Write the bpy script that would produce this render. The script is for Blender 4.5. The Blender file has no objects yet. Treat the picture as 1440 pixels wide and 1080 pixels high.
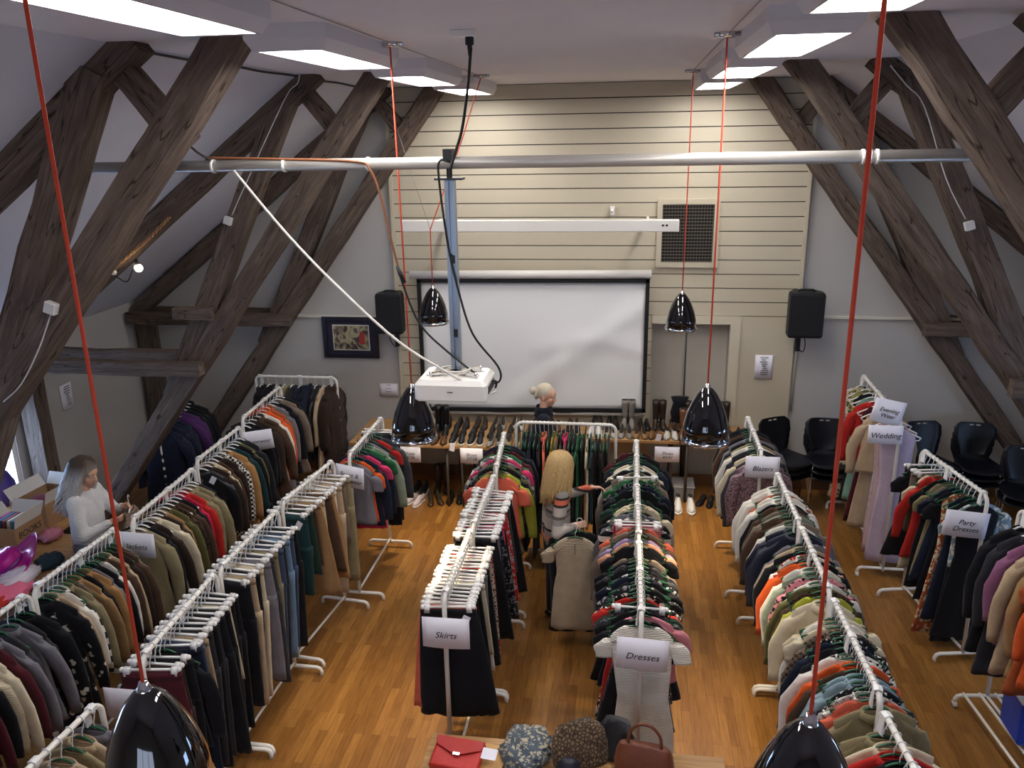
import bpy, math, random
import numpy as np
from mathutils import Vector, Matrix, Euler
random.seed(7)
C = bpy.context.scene.collection
PI = math.pi
# ------------------------------------------------------------------ camera
CF, CPIT, CYAW, CROLL, CH = 1158.7594, .29471563, .14526037, .01751305, 4.3
_fw = np.array([-math.sin(CYAW)*math.cos(CPIT), math.cos(CYAW)*math.cos(CPIT), -math.sin(CPIT)])
_rt = np.array([math.cos(CYAW), math.sin(CYAW), 0.])
_dn = np.cross(_fw, _rt)
CR = np.array([math.cos(CROLL)*_rt+math.sin(CROLL)*_dn, -math.sin(CROLL)*_rt+math.cos(CROLL)*_dn, _fw])
def _ray(px, py): return CR.T @ np.array([(px-720)/CF, (py-540)/CF, 1.])
def aty(px, py, y):
    d = _ray(px, py); return tuple(np.array([0, 0, CH]) + d*(y/d[1]))
def atz(px, py, z):
    d = _ray(px, py); return tuple(np.array([0, 0, CH]) + d*((z-CH)/d[2]))
cam = bpy.data.cameras.new('camera'); camo = bpy.data.objects.new('camera', cam); C.objects.link(camo)
cam.sensor_width = 36; cam.lens = CF*36/1440; cam.clip_start = .05
M = Matrix.Identity(4)
for i in range(3):
    M[i][0] = CR[0][i]; M[i][1] = -CR[1][i]; M[i][2] = -CR[2][i]
M[2][3] = CH
camo.matrix_world = M
bpy.context.scene.camera = camo
# ------------------------------------------------------------------ materials
def lin(c):
    if isinstance(c, str):
        c = [int(c[i:i+2], 16)/255 for i in (0, 2, 4)]
    return tuple((x/12.92 if x <= .04045 else ((x+.055)/1.055)**2.4) for x in c) + (1.,)
_mats = {}
def newmat(name):
    m = bpy.data.materials.new(name); m.use_nodes = True
    nt = m.node_tree; return m, nt, nt.nodes['Principled BSDF']
def N(nt, t, **kw):
    n = nt.nodes.new(t)
    for k, v in kw.items():
        if k in n.inputs: n.inputs[k].default_value = v
        else: setattr(n, k, v)
    return n
def mixc(nt, fac, a, b):
    n = nt.nodes.new('ShaderNodeMix'); n.data_type = 'RGBA'
    for s, v in ((0, fac), (6, a), (7, b)):
        if isinstance(v, (float, int, tuple)): n.inputs[s].default_value = v
        else: nt.links.new(v, n.inputs[s])
    return n.outputs[2]
def bump(nt, bs, h, strength=.3, dist=.01):
    b = N(nt, 'ShaderNodeBump', Strength=strength, Distance=dist)
    nt.links.new(h, b.inputs['Height']); nt.links.new(b.outputs['Normal'], bs.inputs['Normal'])
def coords(nt, scale=(1, 1, 1), out='Object'):
    tc = N(nt, 'ShaderNodeTexCoord'); mp = N(nt, 'ShaderNodeMapping', Scale=scale)
    nt.links.new(tc.outputs[out], mp.inputs['Vector']); return mp.outputs['Vector']
def ramp(nt, src, stops):
    r = nt.nodes.new('ShaderNodeValToRGB'); e = r.color_ramp.elements
    e[0].position, e[0].color = stops[0]; e[1].position, e[1].color = stops[-1]
    for p, c in stops[1:-1]:
        q = e.new(p); q.color = c
    nt.links.new(src, r.inputs[0]); return r.outputs[0]
def plain(key, col, rough=.5, metal=0., spec=.5, coat=0., noise=0., nscale=8.):
    if key in _mats: return _mats[key]
    m, nt, b = newmat(key); c = lin(col)
    b.inputs['Base Color'].default_value = c; b.inputs['Roughness'].default_value = rough
    b.inputs['Metallic'].default_value = metal; b.inputs['Specular IOR Level'].default_value = spec
    b.inputs['Coat Weight'].default_value = coat
    if noise:
        v = coords(nt); n = N(nt, 'ShaderNodeTexNoise', Scale=nscale, Detail=4.); nt.links.new(v, n.inputs['Vector'])
        d = tuple(x*(1-noise) for x in c[:3])+(1,); l = tuple(min(1, x*(1+noise)) for x in c[:3])+(1,)
        nt.links.new(mixc(nt, n.outputs[0], d, l), b.inputs['Base Color'])
        bump(nt, b, n.outputs[0], .08, .01)
    _mats[key] = m; return m
def emit(key, col, s):
    if key in _mats: return _mats[key]
    m, nt, b = newmat(key); b.inputs['Base Color'].default_value = (0.8, .8, .8, 1)
    b.inputs['Emission Color'].default_value = lin(col); b.inputs['Emission Strength'].default_value = s
    _mats[key] = m; return m
def fabric(col, pat='plain', col2=None):
    key = 'fabric_%s_%s_%s' % (col, pat, col2)
    if key in _mats: return _mats[key]
    m, nt, b = newmat(key); c = lin(col); c2 = lin(col2 or 'e8e2d6')
    b.inputs['Roughness'].default_value = .88; b.inputs['Specular IOR Level'].default_value = .2
    b.inputs['Sheen Weight'].default_value = .08
    v = coords(nt)
    nz = N(nt, 'ShaderNodeTexNoise', Scale=9., Detail=5.); nt.links.new(v, nz.inputs['Vector'])
    lo = tuple(x*.78 for x in c[:3])+(1,); hi = tuple(min(1, x*1.2) for x in c[:3])+(1,)
    base = mixc(nt, nz.outputs[0], lo, hi); h = None
    if pat in ('stripe', 'vstripe'):
        w = N(nt, 'ShaderNodeTexWave', Scale=3.2 if pat == 'stripe' else 6., wave_type='BANDS', bands_direction='Z' if pat == 'stripe' else 'X')
        nt.links.new(v, w.inputs['Vector'])
        base = mixc(nt, ramp(nt, w.outputs[0], [(.48, (0, 0, 0, 1)), (.52, (1, 1, 1, 1))]), base, c2)
    elif pat == 'check':
        k = N(nt, 'ShaderNodeTexChecker', Scale=42.); nt.links.new(v, k.inputs['Vector'])
        base = mixc(nt, k.outputs[1], base, c2)
    elif pat in ('floral', 'leopard', 'dots', 'stars'):
        sc = {'floral': 26., 'leopard': 38., 'dots': 34., 'stars': 13.}[pat]
        vo = N(nt, 'ShaderNodeTexVoronoi', Scale=sc); 
        dz = N(nt, 'ShaderNodeTexNoise', Scale=30., Detail=2.); nt.links.new(v, dz.inputs['Vector'])
        ad = N(nt, 'ShaderNodeVectorMath', operation='MULTIPLY_ADD'); ad.inputs[1].default_value = (.05,)*3
        nt.links.new(dz.outputs[1], ad.inputs[0]); nt.links.new(v, ad.inputs[2]); nt.links.new(ad.outputs[0], vo.inputs['Vector'])
        th = {'floral': .42, 'leopard': .38, 'dots': .3, 'stars': .25}[pat]
        base = mixc(nt, ramp(nt, vo.outputs[0], [(th, (1, 1, 1, 1)), (th+.06, (0, 0, 0, 1))]), base, c2)
    elif pat == 'snake':
        vo = N(nt, 'ShaderNodeTexVoronoi', Scale=45., feature='DISTANCE_TO_EDGE'); nt.links.new(v, vo.inputs['Vector'])
        base = mixc(nt, ramp(nt, vo.outputs[0], [(.05, (1, 1, 1, 1)), (.25, (0, 0, 0, 1))]), base, c2)
    elif pat == 'sequin':
        vo = N(nt, 'ShaderNodeTexVoronoi', Scale=110.); nt.links.new(v, vo.inputs['Vector'])
        sp = N(nt, 'ShaderNodeSeparateColor'); nt.links.new(vo.outputs[1], sp.inputs[0])
        base = mixc(nt, sp.outputs[0], tuple(x*.3 for x in c[:3])+(1,), c2)
        b.inputs['Metallic'].default_value = .55; b.inputs['Roughness'].default_value = .35; h = vo.outputs[1]
    elif pat == 'knit':
        w = N(nt, 'ShaderNodeTexWave', Scale=28., bands_direction='Z', Distortion=3.); nt.links.new(v, w.inputs['Vector'])
        h = w.outputs[0]
    elif pat == 'leather':
        b.inputs['Roughness'].default_value = .38; b.inputs['Specular IOR Level'].default_value = .5
    elif pat == 'satin':
        b.inputs['Roughness'].default_value = .45; b.inputs['Specular IOR Level'].default_value = .5
    nt.links.new(base, b.inputs['Base Color'])
    if h is None:
        f = N(nt, 'ShaderNodeTexNoise', Scale=22., Detail=6., Roughness=.7); nt.links.new(v, f.inputs['Vector']); h = f.outputs[0]
        bump(nt, b, h, .35, .02)
    else: bump(nt, b, h, .6, .008)
    _mats[key] = m; return m
def wood_beam():
    if 'old_timber' in _mats: return _mats['old_timber']
    m, nt, b = newmat('old_timber'); b.inputs['Roughness'].default_value = .85; b.inputs['Specular IOR Level'].default_value = .25
    v = coords(nt, (1.2, 11, 11)); n = N(nt, 'ShaderNodeTexNoise', Scale=2.2, Detail=8., Roughness=.65, Distortion=.6); nt.links.new(v, n.inputs['Vector'])
    c = ramp(nt, n.outputs[0], [(.25, lin('463a34')), (.5, lin('64564c')), (.75, lin('7d6d61'))])
    v2 = coords(nt, (.35, 5, 5)); k = N(nt, 'ShaderNodeTexNoise', Scale=2.5, Detail=2.); nt.links.new(v2, k.inputs['Vector'])
    crack = ramp(nt, k.outputs[0], [(.485, (0, 0, 0, 1)), (.5, (1, 1, 1, 1)), (.512, (0, 0, 0, 1))])
    vo = N(nt, 'ShaderNodeTexVoronoi', Scale=1.6); v3 = coords(nt, (1.3, 2.5, 2.5)); nt.links.new(v3, vo.inputs['Vector'])
    knot = ramp(nt, vo.outputs[0], [(.05, (1, 1, 1, 1)), (.1, (0, 0, 0, 1))])
    c = mixc(nt, crack, c, lin('2f241b')); c = mixc(nt, knot, c, lin('3a2a1e'))
    nt.links.new(c, b.inputs['Base Color']); bump(nt, b, n.outputs[0], .5, .02)
    _mats['old_timber'] = m; return m
def parquet():
    m, nt, b = newmat('oak_parquet'); b.inputs['Roughness'].default_value = .33; b.inputs['Specular IOR Level'].default_value = .45
    tc = N(nt, 'ShaderNodeTexCoord'); mp = N(nt, 'ShaderNodeMapping'); mp.inputs['Rotation'].default_value = (0, 0, PI/2)
    nt.links.new(tc.outputs['Object'], mp.inputs['Vector'])
    br = N(nt, 'ShaderNodeTexBrick', Scale=1.); br.offset = .37
    for k, x in (('Brick Width', .55), ('Row Height', .068), ('Mortar Size', .0012), ('Mortar Smooth', .2), ('Bias', 0.)): br.inputs[k].default_value = x
    br.inputs['Color1'].default_value = lin('9f6f36'); br.inputs['Color2'].default_value = lin('815525'); br.inputs['Mortar'].default_value = lin('5c3f1e')
    nt.links.new(mp.outputs[0], br.inputs['Vector'])
    v = coords(nt, (22, 1.6, 1)); n = N(nt, 'ShaderNodeTexNoise', Scale=3., Detail=6.); nt.links.new(v, n.inputs['Vector'])
    g = ramp(nt, n.outputs[0], [(.3, (.72, .7, .66, 1)), (.7, (1.12, 1.12, 1.12, 1))])
    mu = nt.nodes.new('ShaderNodeMix'); mu.data_type = 'RGBA'; mu.blend_type = 'MULTIPLY'; mu.inputs[0].default_value = 1.
    nt.links.new(br.outputs[0], mu.inputs[6]); nt.links.new(g, mu.inputs[7]); nt.links.new(mu.outputs[2], b.inputs['Base Color'])
    bump(nt, b, n.outputs[0], .05, .005); return m
def tablewood():
    if 'table_wood' in _mats: return _mats['table_wood']
    m, nt, b = newmat('table_wood'); b.inputs['Roughness'].default_value = .45
    v = coords(nt, (1, 14, 14)); n = N(nt, 'ShaderNodeTexNoise', Scale=2.5, Detail=6.); nt.links.new(v, n.inputs['Vector'])
    nt.links.new(ramp(nt, n.outputs[0], [(.3, lin('9a7043')), (.7, lin('c39a66'))]), b.inputs['Base Color']); _mats['table_wood'] = m; return m
WHITE_METAL = plain('white_enamel', 'e9e4da', .35)
WHITE_PL = plain('white_plastic', 'e8e6e2', .35)
GREEN_PL = plain('green_plastic', '1d5637', .4)
BLACK_PL = plain('black_plastic', '111216', .5, noise=.1)
CHROME = plain('chrome', 'd6d6d8', .12, 1.)
PAPER = plain('paper', 'edeaf2', .8, noise=.03)
INK = plain('ink', '17171c', .8)
CARD = plain('cardboard', 'a07b58', .85, noise=.12)
SKIN = plain('skin', 'd9a78c', .55, noise=.05)
CORD = plain('orange_cord', 'd8492a', .7, noise=.1, nscale=200)
BLACKCABLE = plain('black_cable', '0d0d0f', .5)
# ------------------------------------------------------------------ mesh helpers
class MB:
    def __init__(s): s.v = []; s.f = []; s.m = []; s.n = 0
    def add(s, v, f, mi=0):
        v = np.asarray(v, float).reshape(-1, 3); s.v.append(v); b = s.n
        s.f += [tuple(i+b for i in q) for q in f]; s.m += [mi]*len(f); s.n += len(v); return s
    def box(s, c, d, mi=0, R=None, taper=1.):
        x, y, z = d[0]/2, d[1]/2, d[2]/2
        P = np.array([(-x, -y, -z), (x, -y, -z), (x, y, -z), (-x, y, -z), (-x*taper, -y*taper, z), (x*taper, -y*taper, z), (x*taper, y*taper, z), (-x*taper, y*taper, z)])
        if R is not None: P = P @ np.array(R).T
        return s.add(P+np.array(c), [(0, 3, 2, 1), (4, 5, 6, 7), (0, 1, 5, 4), (1, 2, 6, 5), (2, 3, 7, 6), (3, 0, 4, 7)], mi)
    def loft(s, rings, mi=0, cap=(True, True), closed=True):
        rings = [np.asarray(r, float) for r in rings]; n = len(rings[0]); f = []
        for i in range(len(rings)-1):
            for j in range(n if closed else n-1):
                k = (j+1) % n; f.append((i*n+j, i*n+k, (i+1)*n+k, (i+1)*n+j))
        if cap[0]: f.append(tuple(range(n-1, -1, -1)))
        if cap[1]: f.append(tuple((len(rings)-1)*n+j for j in range(n)))
        return s.add(np.vstack(rings), f, mi)
    def tube(s, pts, r, n=8, mi=0, smooth=0, cap=True):
        P = [Vector(p) for p in pts]
        if smooth: P = catmull(P, smooth)
        rs = r if isinstance(r, (list, tuple)) else [r]*len(P)
        if len(rs) != len(P): rs = list(np.interp(np.linspace(0, 1, len(P)), np.linspace(0, 1, len(rs)), rs))
        rings = []; up = None
        for i, p in enumerate(P):
            t = (P[min(i+1, len(P)-1)]-P[max(i-1, 0)])
            t = t.normalized() if t.length > 1e-9 else Vector((0, 0, 1))
            if up is None:
                up = Vector((0, 0, 1)) if abs(t.z) < .9 else Vector((1, 0, 0))
            u = (up-t*up.dot(t))
            u = u.normalized() if u.length > 1e-6 else t.orthogonal().normalized()
            up = u; w = t.cross(u)
            rings.append([p+(u*math.cos(a)+w*math.sin(a))*rs[i] for a in [2*PI*k/n for k in range(n)]])
        return s.loft(rings, mi, (cap, cap))
    def lathe(s, prof, n=32, mi=0, c=(0, 0, 0)):
        v = []; f = []; m = len(prof)
        for k in range(n):
            a = 2*PI*k/n
            for r, z in prof: v.append((c[0]+r*math.cos(a), c[1]+r*math.sin(a), c[2]+z))
        for k in range(n):
            for i in range(m-1):
                q = ((k+1) % n)*m
                f.append((k*m+i, q+i, q+i+1, k*m+i+1))
        return s.add(v, f, mi)
    def ball(s, c, r, mi=0, nu=14, nv=9, R=None):
        r = np.array(r if hasattr(r, '__len__') else (r,)*3)
        rings = []
        for i in range(nv):
            t = PI*(i+.35)/(nv-.3)
            rings.append([np.array((math.sin(t)*math.cos(2*PI*k/nu), math.sin(t)*math.sin(2*PI*k/nu), -math.cos(t)))*r for k in range(nu)])
        rings = [np.array(q) if R is None else np.array(q) @ np.array(R).T for q in rings]
        return s.loft([q+np.array(c) for q in rings], mi)
    def mesh(s, name, mats, smooth=True):
        me = bpy.data.meshes.new(name)
        me.from_pydata(np.vstack(s.v).tolist(), [], s.f)
        for m in (mats if isinstance(mats, (list, tuple)) else [mats]): me.materials.append(m)
        if any(s.m): me.polygons.foreach_set('material_index', s.m)
        if smooth: me.polygons.foreach_set('use_smooth', [True]*len(me.polygons))
        me.update(); return me
def catmull(P, k):
    out = []
    for i in range(len(P)-1):
        a, b, c, d = P[max(i-1, 0)], P[i], P[i+1], P[min(i+2, len(P)-1)]
        for j in range(k):
            t = j/k
            out.append(.5*((2*b)+(c-a)*t+(2*a-5*b+4*c-d)*t*t+(3*b-a-3*c+d)*t**3))
    out.append(P[-1]); return out
def link(name, me, parent=None, loc=(0, 0, 0), rot=(0, 0, 0)):
    o = bpy.data.objects.new(name, me); C.objects.link(o); o.location = loc; o.rotation_euler = rot
    if parent is not None: o.parent = parent
    return o
def obj(name, mb, mats, parent=None, loc=(0, 0, 0), rot=(0, 0, 0), smooth=True):
    return link(name, mb.mesh(name, mats, smooth), parent, loc, rot)
def bev(o, w=.004, seg=2):
    m = o.modifiers.new('bevel', 'BEVEL'); m.width = w; m.segments = seg; m.limit_method = 'ANGLE'
    o.data.polygons.foreach_set('use_smooth', [False]*len(o.data.polygons)); return o
def tag(o, label, cat, group=None, kind=None):
    o['label'] = label; o['category'] = cat
    if group: o['group'] = group
    if kind: o['kind'] = kind
    return o
def empty(name, loc=(0, 0, 0), rz=0.):
    o = bpy.data.objects.new(name, None); C.objects.link(o); o.location = loc; o.rotation_euler = (0, 0, rz); o.empty_display_size = .1; return o
def struct(name, mb, mats, label, cat, smooth=False, **kw):
    return tag(obj(name, mb, mats, smooth=smooth, **kw), label, cat, kind='structure')
def text(name, s, size, mat, parent, loc, rot=(PI/2, 0, 0), shear=.3, bold=0.):
    cu = bpy.data.curves.new(name, 'FONT'); cu.body = s; cu.size = size; cu.shear = shear; cu.align_x = 'CENTER'; cu.align_y = 'CENTER'
    cu.extrude = .0004; cu.offset = bold; cu.resolution_u = 3; cu.space_line = .95
    t = bpy.data.objects.new(name, cu); C.objects.link(t); bpy.context.view_layer.update()
    me = bpy.data.meshes.new_from_object(t.evaluated_get(bpy.context.evaluated_depsgraph_get()))
    bpy.data.objects.remove(t); me.materials.clear(); me.materials.append(mat)
    return link(name, me, parent, loc, rot)
def bake(o):
    """apply the object's modifiers to its mesh"""
    bpy.context.view_layer.update()
    me = bpy.data.meshes.new_from_object(o.evaluated_get(bpy.context.evaluated_depsgraph_get()))
    o.modifiers.clear(); o.data = me; return o
ORD = ['first', 'second', 'third', 'fourth', 'fifth', 'sixth', 'seventh', 'eighth', 'ninth', 'tenth', 'eleventh', 'twelfth', 'thirteenth', 'fourteenth', 'fifteenth', 'sixteenth', 'seventeenth', 'eighteenth', 'nineteenth', 'twentieth', 'twenty-first', 'twenty-second']
# ------------------------------------------------------------------ the room
XC, ZC, YW = -.45, 4.84, 9.95
CL, CRX, KL, KR, KZ = -2.98, 2.08, -6.45, 5.55, 2.28
YB = -2.6
struct('floor', MB().box((XC, 3.7, -.05), (12.6, 13, .1)), parquet(), 'oak parquet floor of the attic hall', 'floor')
plaster = plain('ceiling_paint', 'e6e0e0', .9, noise=.03, nscale=2); slopep = plain('slope_paint', 'd6d6de', .9, noise=.04, nscale=2)
wallp = plain('wall_paint', 'b9b5b0', .85, noise=.04, nscale=1.5); creamp = plain('cream_board_paint', 'c4baa3', .6, noise=.03, nscale=4)
gap = plain('board_gap', '2c2620', .9)
struct('ceiling', MB().box((XC, 3.7, ZC+.05), (CRX-CL+.1, 13, .1)), plaster, 'flat white ceiling between the two roof slopes', 'ceiling')
def slope(name, x0, x1, label):
    L = math.hypot(x1-x0, ZC-KZ); a = math.atan2(ZC-KZ, x1-x0)
    nx, nz = -math.sin(a), math.cos(a)
    if nz < 0: nx, nz = -nx, -nz
    mb = MB(); P = [(x0, KZ), (x1, ZC), (x1+nx*.1, ZC+nz*.1), (x0+nx*.1, KZ+nz*.1)]
    mb.loft([[(p[0], YB, p[1]) for p in P], [(p[0], YW+.1, p[1]) for p in P]])
    struct(name, mb, slopep, label, 'sloped ceiling')
slope('ceiling_slope_left', KL, CL, 'white sloping roof side on the left behind the timbers')
slope('ceiling_slope_right', KR, CRX, 'white sloping roof side on the right behind the timbers')
# knee walls, with window openings
def knee(name, x, s, wins, label):
    mb = MB(); ys = [YB]+[q for w in wins for q in w[:2]]+[YW]
    for i in range(0, len(ys), 2): mb.box((x+s*.06, (ys[i]+ys[i+1])/2, KZ/2), (.12, ys[i+1]-ys[i], KZ+.1))
    for y0, y1, z0, z1 in wins:
        mb.box((x+s*.06, (y0+y1)/2, z0/2), (.12, y1-y0, z0)); mb.box((x+s*.06, (y0+y1)/2, (z1+KZ)/2), (.12, y1-y0, KZ-z1))
    struct(name, mb, wallp, label, 'wall')
WL = [(3.2, 4.4, .8, 1.7), (6.3, 7.42, .72, 1.66)]; WR = [(2.6, 3.8, .8, 1.7), (5.6, 6.8, .8, 1.7)]
knee('wall_left', KL, -1, WL, 'low beige side wall under the left roof slope'); knee('wall_right', KR, 1, WR, 'low beige side wall under the right roof slope')
SKYL = emit('daylight_glass', 'a8ccff', 11.)
wn = 0
for x, s, W in ((KL, -1, WL), (KR, 1, WR)):
    for y0, y1, z0, z1 in W:
        wn += 1; r = empty('window_%d' % wn, (x, (y0+y1)/2, z0)); r['kind'] = 'structure'
        r['label'] = 'bright %s window low in the side wall' % ['near left', 'left', 'near right', 'right'][wn-1]; r['category'] = 'window'
        w, h = y1-y0, z1-z0; mb = MB()
        for yy in (-w/2+.03, 0, w/2-.03): mb.box((s*.05, yy, h/2), (.06, .06, h))
        for zz in (.03, h-.03): mb.box((s*.05, 0, zz), (.06, w, .06))
        obj('window_frame', mb, WHITE_METAL, r, smooth=False)
        obj('window_pane', MB().box((s*.085, 0, h/2), (.01, w-.04, h-.04)), SKYL, r, smooth=False)
# end wall with the door recess
DX0, DX1, DZ = .28, 1.2, 2.08
mb = MB()
mb.box(((KL+DX0)/2, YW+.1, 2.4), (DX0-KL, .2, 5)); mb.box(((DX1+KR)/2, YW+.1, 2.4), (KR-DX1, .2, 5)); mb.box(((DX0+DX1)/2, YW+.1, (DZ+4.9)/2), (DX1-DX0, .2, 4.9-DZ))
struct('wall_end', mb, wallp, 'beige end wall of the hall behind the shoe tables', 'wall')
struct('door_1', MB().box(((DX0+DX1)/2, YW+.17, DZ/2), (DX1-DX0, .05, DZ)), plain('door_paint', 'b9b2a4', .5, noise=.03), 'grey beige door in the recess right of the screen', 'door')
mb = MB(); mb.box((DX1+.06, YW-.03, DZ/2), (.12, .1, DZ)); mb.box(((DX0+DX1)/2+.06, YW-.03, DZ+.05), (DX1-DX0+.12, .1, .1))
struct('trim_1', mb, plain('door_frame_paint', 'cfc6af', .5), 'cream door frame around the recessed door', 'door frame')
PX0, PX1 = -2.86, 1.95
mb = MB(); mb.box(((PX0+PX1)/2, YW-.025, (2.18+ZC)/2), (PX1-PX0, .03, ZC-2.18), 1); mb.box(((PX0+DX0)/2, YW-.025, 1.09), (DX0-PX0, .03, 2.18), 1)
nb = 16; bh = (ZC-2.18)/nb
for i in range(nb): mb.box(((PX0+PX1)/2, YW-.045, 2.18+bh*(i+.5)), (PX1-PX0, .03, bh-.011))
for i in range(6): mb.box(((PX0+DX0)/2, YW-.045, 2.18-bh*(i+.5)), (DX0-PX0, .03, bh-.011))
mb.box(((PX0+DX0)/2, YW-.045, (2.18-6*bh)/2), (DX0-PX0, .03, 2.18-6*bh-.01)); mb.box(((DX1+.12+PX1)/2, YW-.03, 1.09), (PX1-DX1-.12, .06, 2.17))
struct('wall_end_panel', mb, [creamp, gap], 'cream horizontal board cladding in the middle of the end wall', 'wall')
mb = MB()
for x in (PX0-.02, PX1+.02): mb.box((x, YW-.04, (2.18+ZC)/2 if x > 0 else ZC/2), (.04, .08, (ZC-2.18) if x > 0 else ZC))
struct('trim_2', mb, creamp, 'cream edge strips at both sides of the board cladding', 'trim')
mb = MB(); mb.box(((KL+PX0)/2, YW-.015, 2.1), (PX0-KL, .03, .03)); mb.box(((PX1+KR)/2, YW-.015, 2.17), (KR-PX1, .03, .03))
struct('trim_3', mb, plain('rail_paint', 'd8d2c4', .5), 'pale horizontal picture rail along the end wall', 'trim')
struct('baseboard_end', MB().box((XC, YW-.085, .07), (KR-KL-.1, .03, .14)), plain('baseboard_wood', '6f4a2c', .5, noise=.15), 'brown wooden baseboard along the end wall', 'baseboard')
struct('wall_back', MB().box((XC, YB-.05, 2.4), (12.6, .1, 5)), wallp, 'plain wall behind the gallery', 'wall')
wn += 1; r = empty('window_%d' % wn, (XC, YB, 1.3)); tag(r, 'wide unseen window added behind the gallery as fill light', 'window', kind='structure')  # unseen window, added so its glowing pane gives the ceiling cool fill
obj('window_pane', MB().box((0, .01, 1.2), (3.2, .01, 1.6)), emit('gallery_fill_glow', 'cfe0ff', 3.5), r, smooth=False)
mb = MB()
for xx in (-1.6, -.53, .53, 1.6): mb.box((xx, .03, 1.2), (.07, .06, 1.66))
for zz in (.4, 2.): mb.box((0, .03, zz), (3.2, .06, .07))
obj('window_frame', mb, WHITE_METAL, r, smooth=False)
# ------------------------------------------------------------------ timbers
WOOD = wood_beam()
def beam(p0, p1, w, d, label, name='strut_beam', taper=1., seed=None):
    p0, p1 = Vector(p0), Vector(p1); L = (p1-p0).length; rng = np.random.default_rng(seed if seed is not None else int(abs(p0.x*97+p0.y*13+p1.z*7)*10))
    n = max(4, int(L/.3)); rings = []
    for i in range(n+1):
        t = i/n; x = L*(t-.5); k = 1+(taper-1)*t; hw, hd = w/2*k, d/2*k; c = min(hw, hd)*.16
        ring = [(hw, hd-c), (hw-c, hd), (-hw+c, hd), (-hw, hd-c), (-hw, -hd+c), (-hw+c, -hd), (hw-c, -hd), (hw, -hd+c)]
        j = rng.normal(0, .006, (4, 2)); j = np.repeat(j, 2, axis=0); j = np.roll(j, 1, axis=0)
        rings.append([(x, b+j[q][1], a+j[q][0]) for q, (a, b) in enumerate(ring)])
    o = struct(name, MB().loft(rings), WOOD, label, 'beam')
    u = (p1-p0).normalized(); y = Vector((0, 1, 0)); y = (y-u*y.dot(u)).normalized(); z = u.cross(y)
    R = Matrix((u, y, z)).transposed().to_4x4(); R.translation = (p0+p1)/2; o.matrix_world = R
    return o
def mir(p, s): return (p[0] if s < 0 else 2*XC-p[0], p[1], p[2])
for y, tn in ((4.76, 'nearest'), (7.58, 'middle'), (9.83, 'farthest')):
    for s in (-1, 1):
        sd = 'left' if s < 0 else 'right'; q = ' of the %s roof truss on the %s' % (tn, sd)
        B = lambda a, b, w, d, lb, nm='strut_beam', **k: beam(mir((a[0], y+a[1], a[2]), s), mir((b[0], y+b[1], b[2]), s), w, d, lb+q, nm, **k)
        B((-2.2, -.05, ZC+.05), (-6.4 if tn == 'nearest' and s < 0 else -5.95, -.05, -.02), .2, .2, 'long straight main timber leaning outwards')
        B((-2.84, 0, ZC+.02), (-6.42, 0, 2.12), .19, .17, 'rafter timber under the sloping roof side', 'rafter_beam')
        B((-3.12, -.02, 4.7), (-4.62, -.02, 1.75), .22, .17, 'steep timber between rafter and main timber', 'steep_beam')
        B((-3.02, .02, 4.76), (-2.62, .02, 4.27), .15, .13, 'short dark diagonal brace near the ceiling', 'brace_beam')
        if tn != 'nearest' or s < 0:
            te = -4.55 if tn == 'nearest' else -4.2
            B((-6.4, -.2, 2.11), (te, -.2, 2.11), .15, .11, 'front horizontal tie timber with its bolt end', 'tie_beam')
            B((-6.4, .14, 2.13), (te-.08, .14, 2.13), .15, .1, 'rear horizontal tie timber', 'tie_beam')
        B((-6.28, 0, 0), (-6.28, 0, 2.0), .2, .2, 'upright timber post at the low side wall', 'post_beam')
beam((-4.42, 7.42, 2.67), (-4.02, 7.42, 2.67), .12, .12, 'short timber block joining two struts of the left middle truss', 'block_beam')
# ------------------------------------------------------------------ ceiling luminaires
DIFF = emit('lamp_diffuser', 'f8f5f4', 26.)
HOUS = plain('lamp_housing', 'd4d0d2', .5)
for side, xc in (('left', -1.72), ('right', .81)):
    for i, yc in enumerate((2.88, 4.86, 6.93, 8.85)):
        r = empty('ceiling_light', (xc, yc, ZC))
        tag(r, 'white box ceiling light with bright panel, %s of the %s row' % (['nearest', 'second nearest', 'third from the viewer', 'farthest'][i], side), 'ceiling light', 'box lights along the ceiling')
        mb = MB(); R = []
        for (hx, hy, z) in ((.215, .67, 0), (.215, .67, -.07), (.185, .635, -.125), (.165, .622, -.125), (.15, .61, -.1)):
            R.append([(-hx, -hy, z), (hx, -hy, z), (hx, hy, z), (-hx, hy, z)])
        mb.loft(R, cap=(True, False)); obj('housing', mb, HOUS, r, smooth=False)
        obj('diffuser', MB().box((0, 0, -.106), (.305, 1.225, .012)), DIFF, r, smooth=False)
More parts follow.
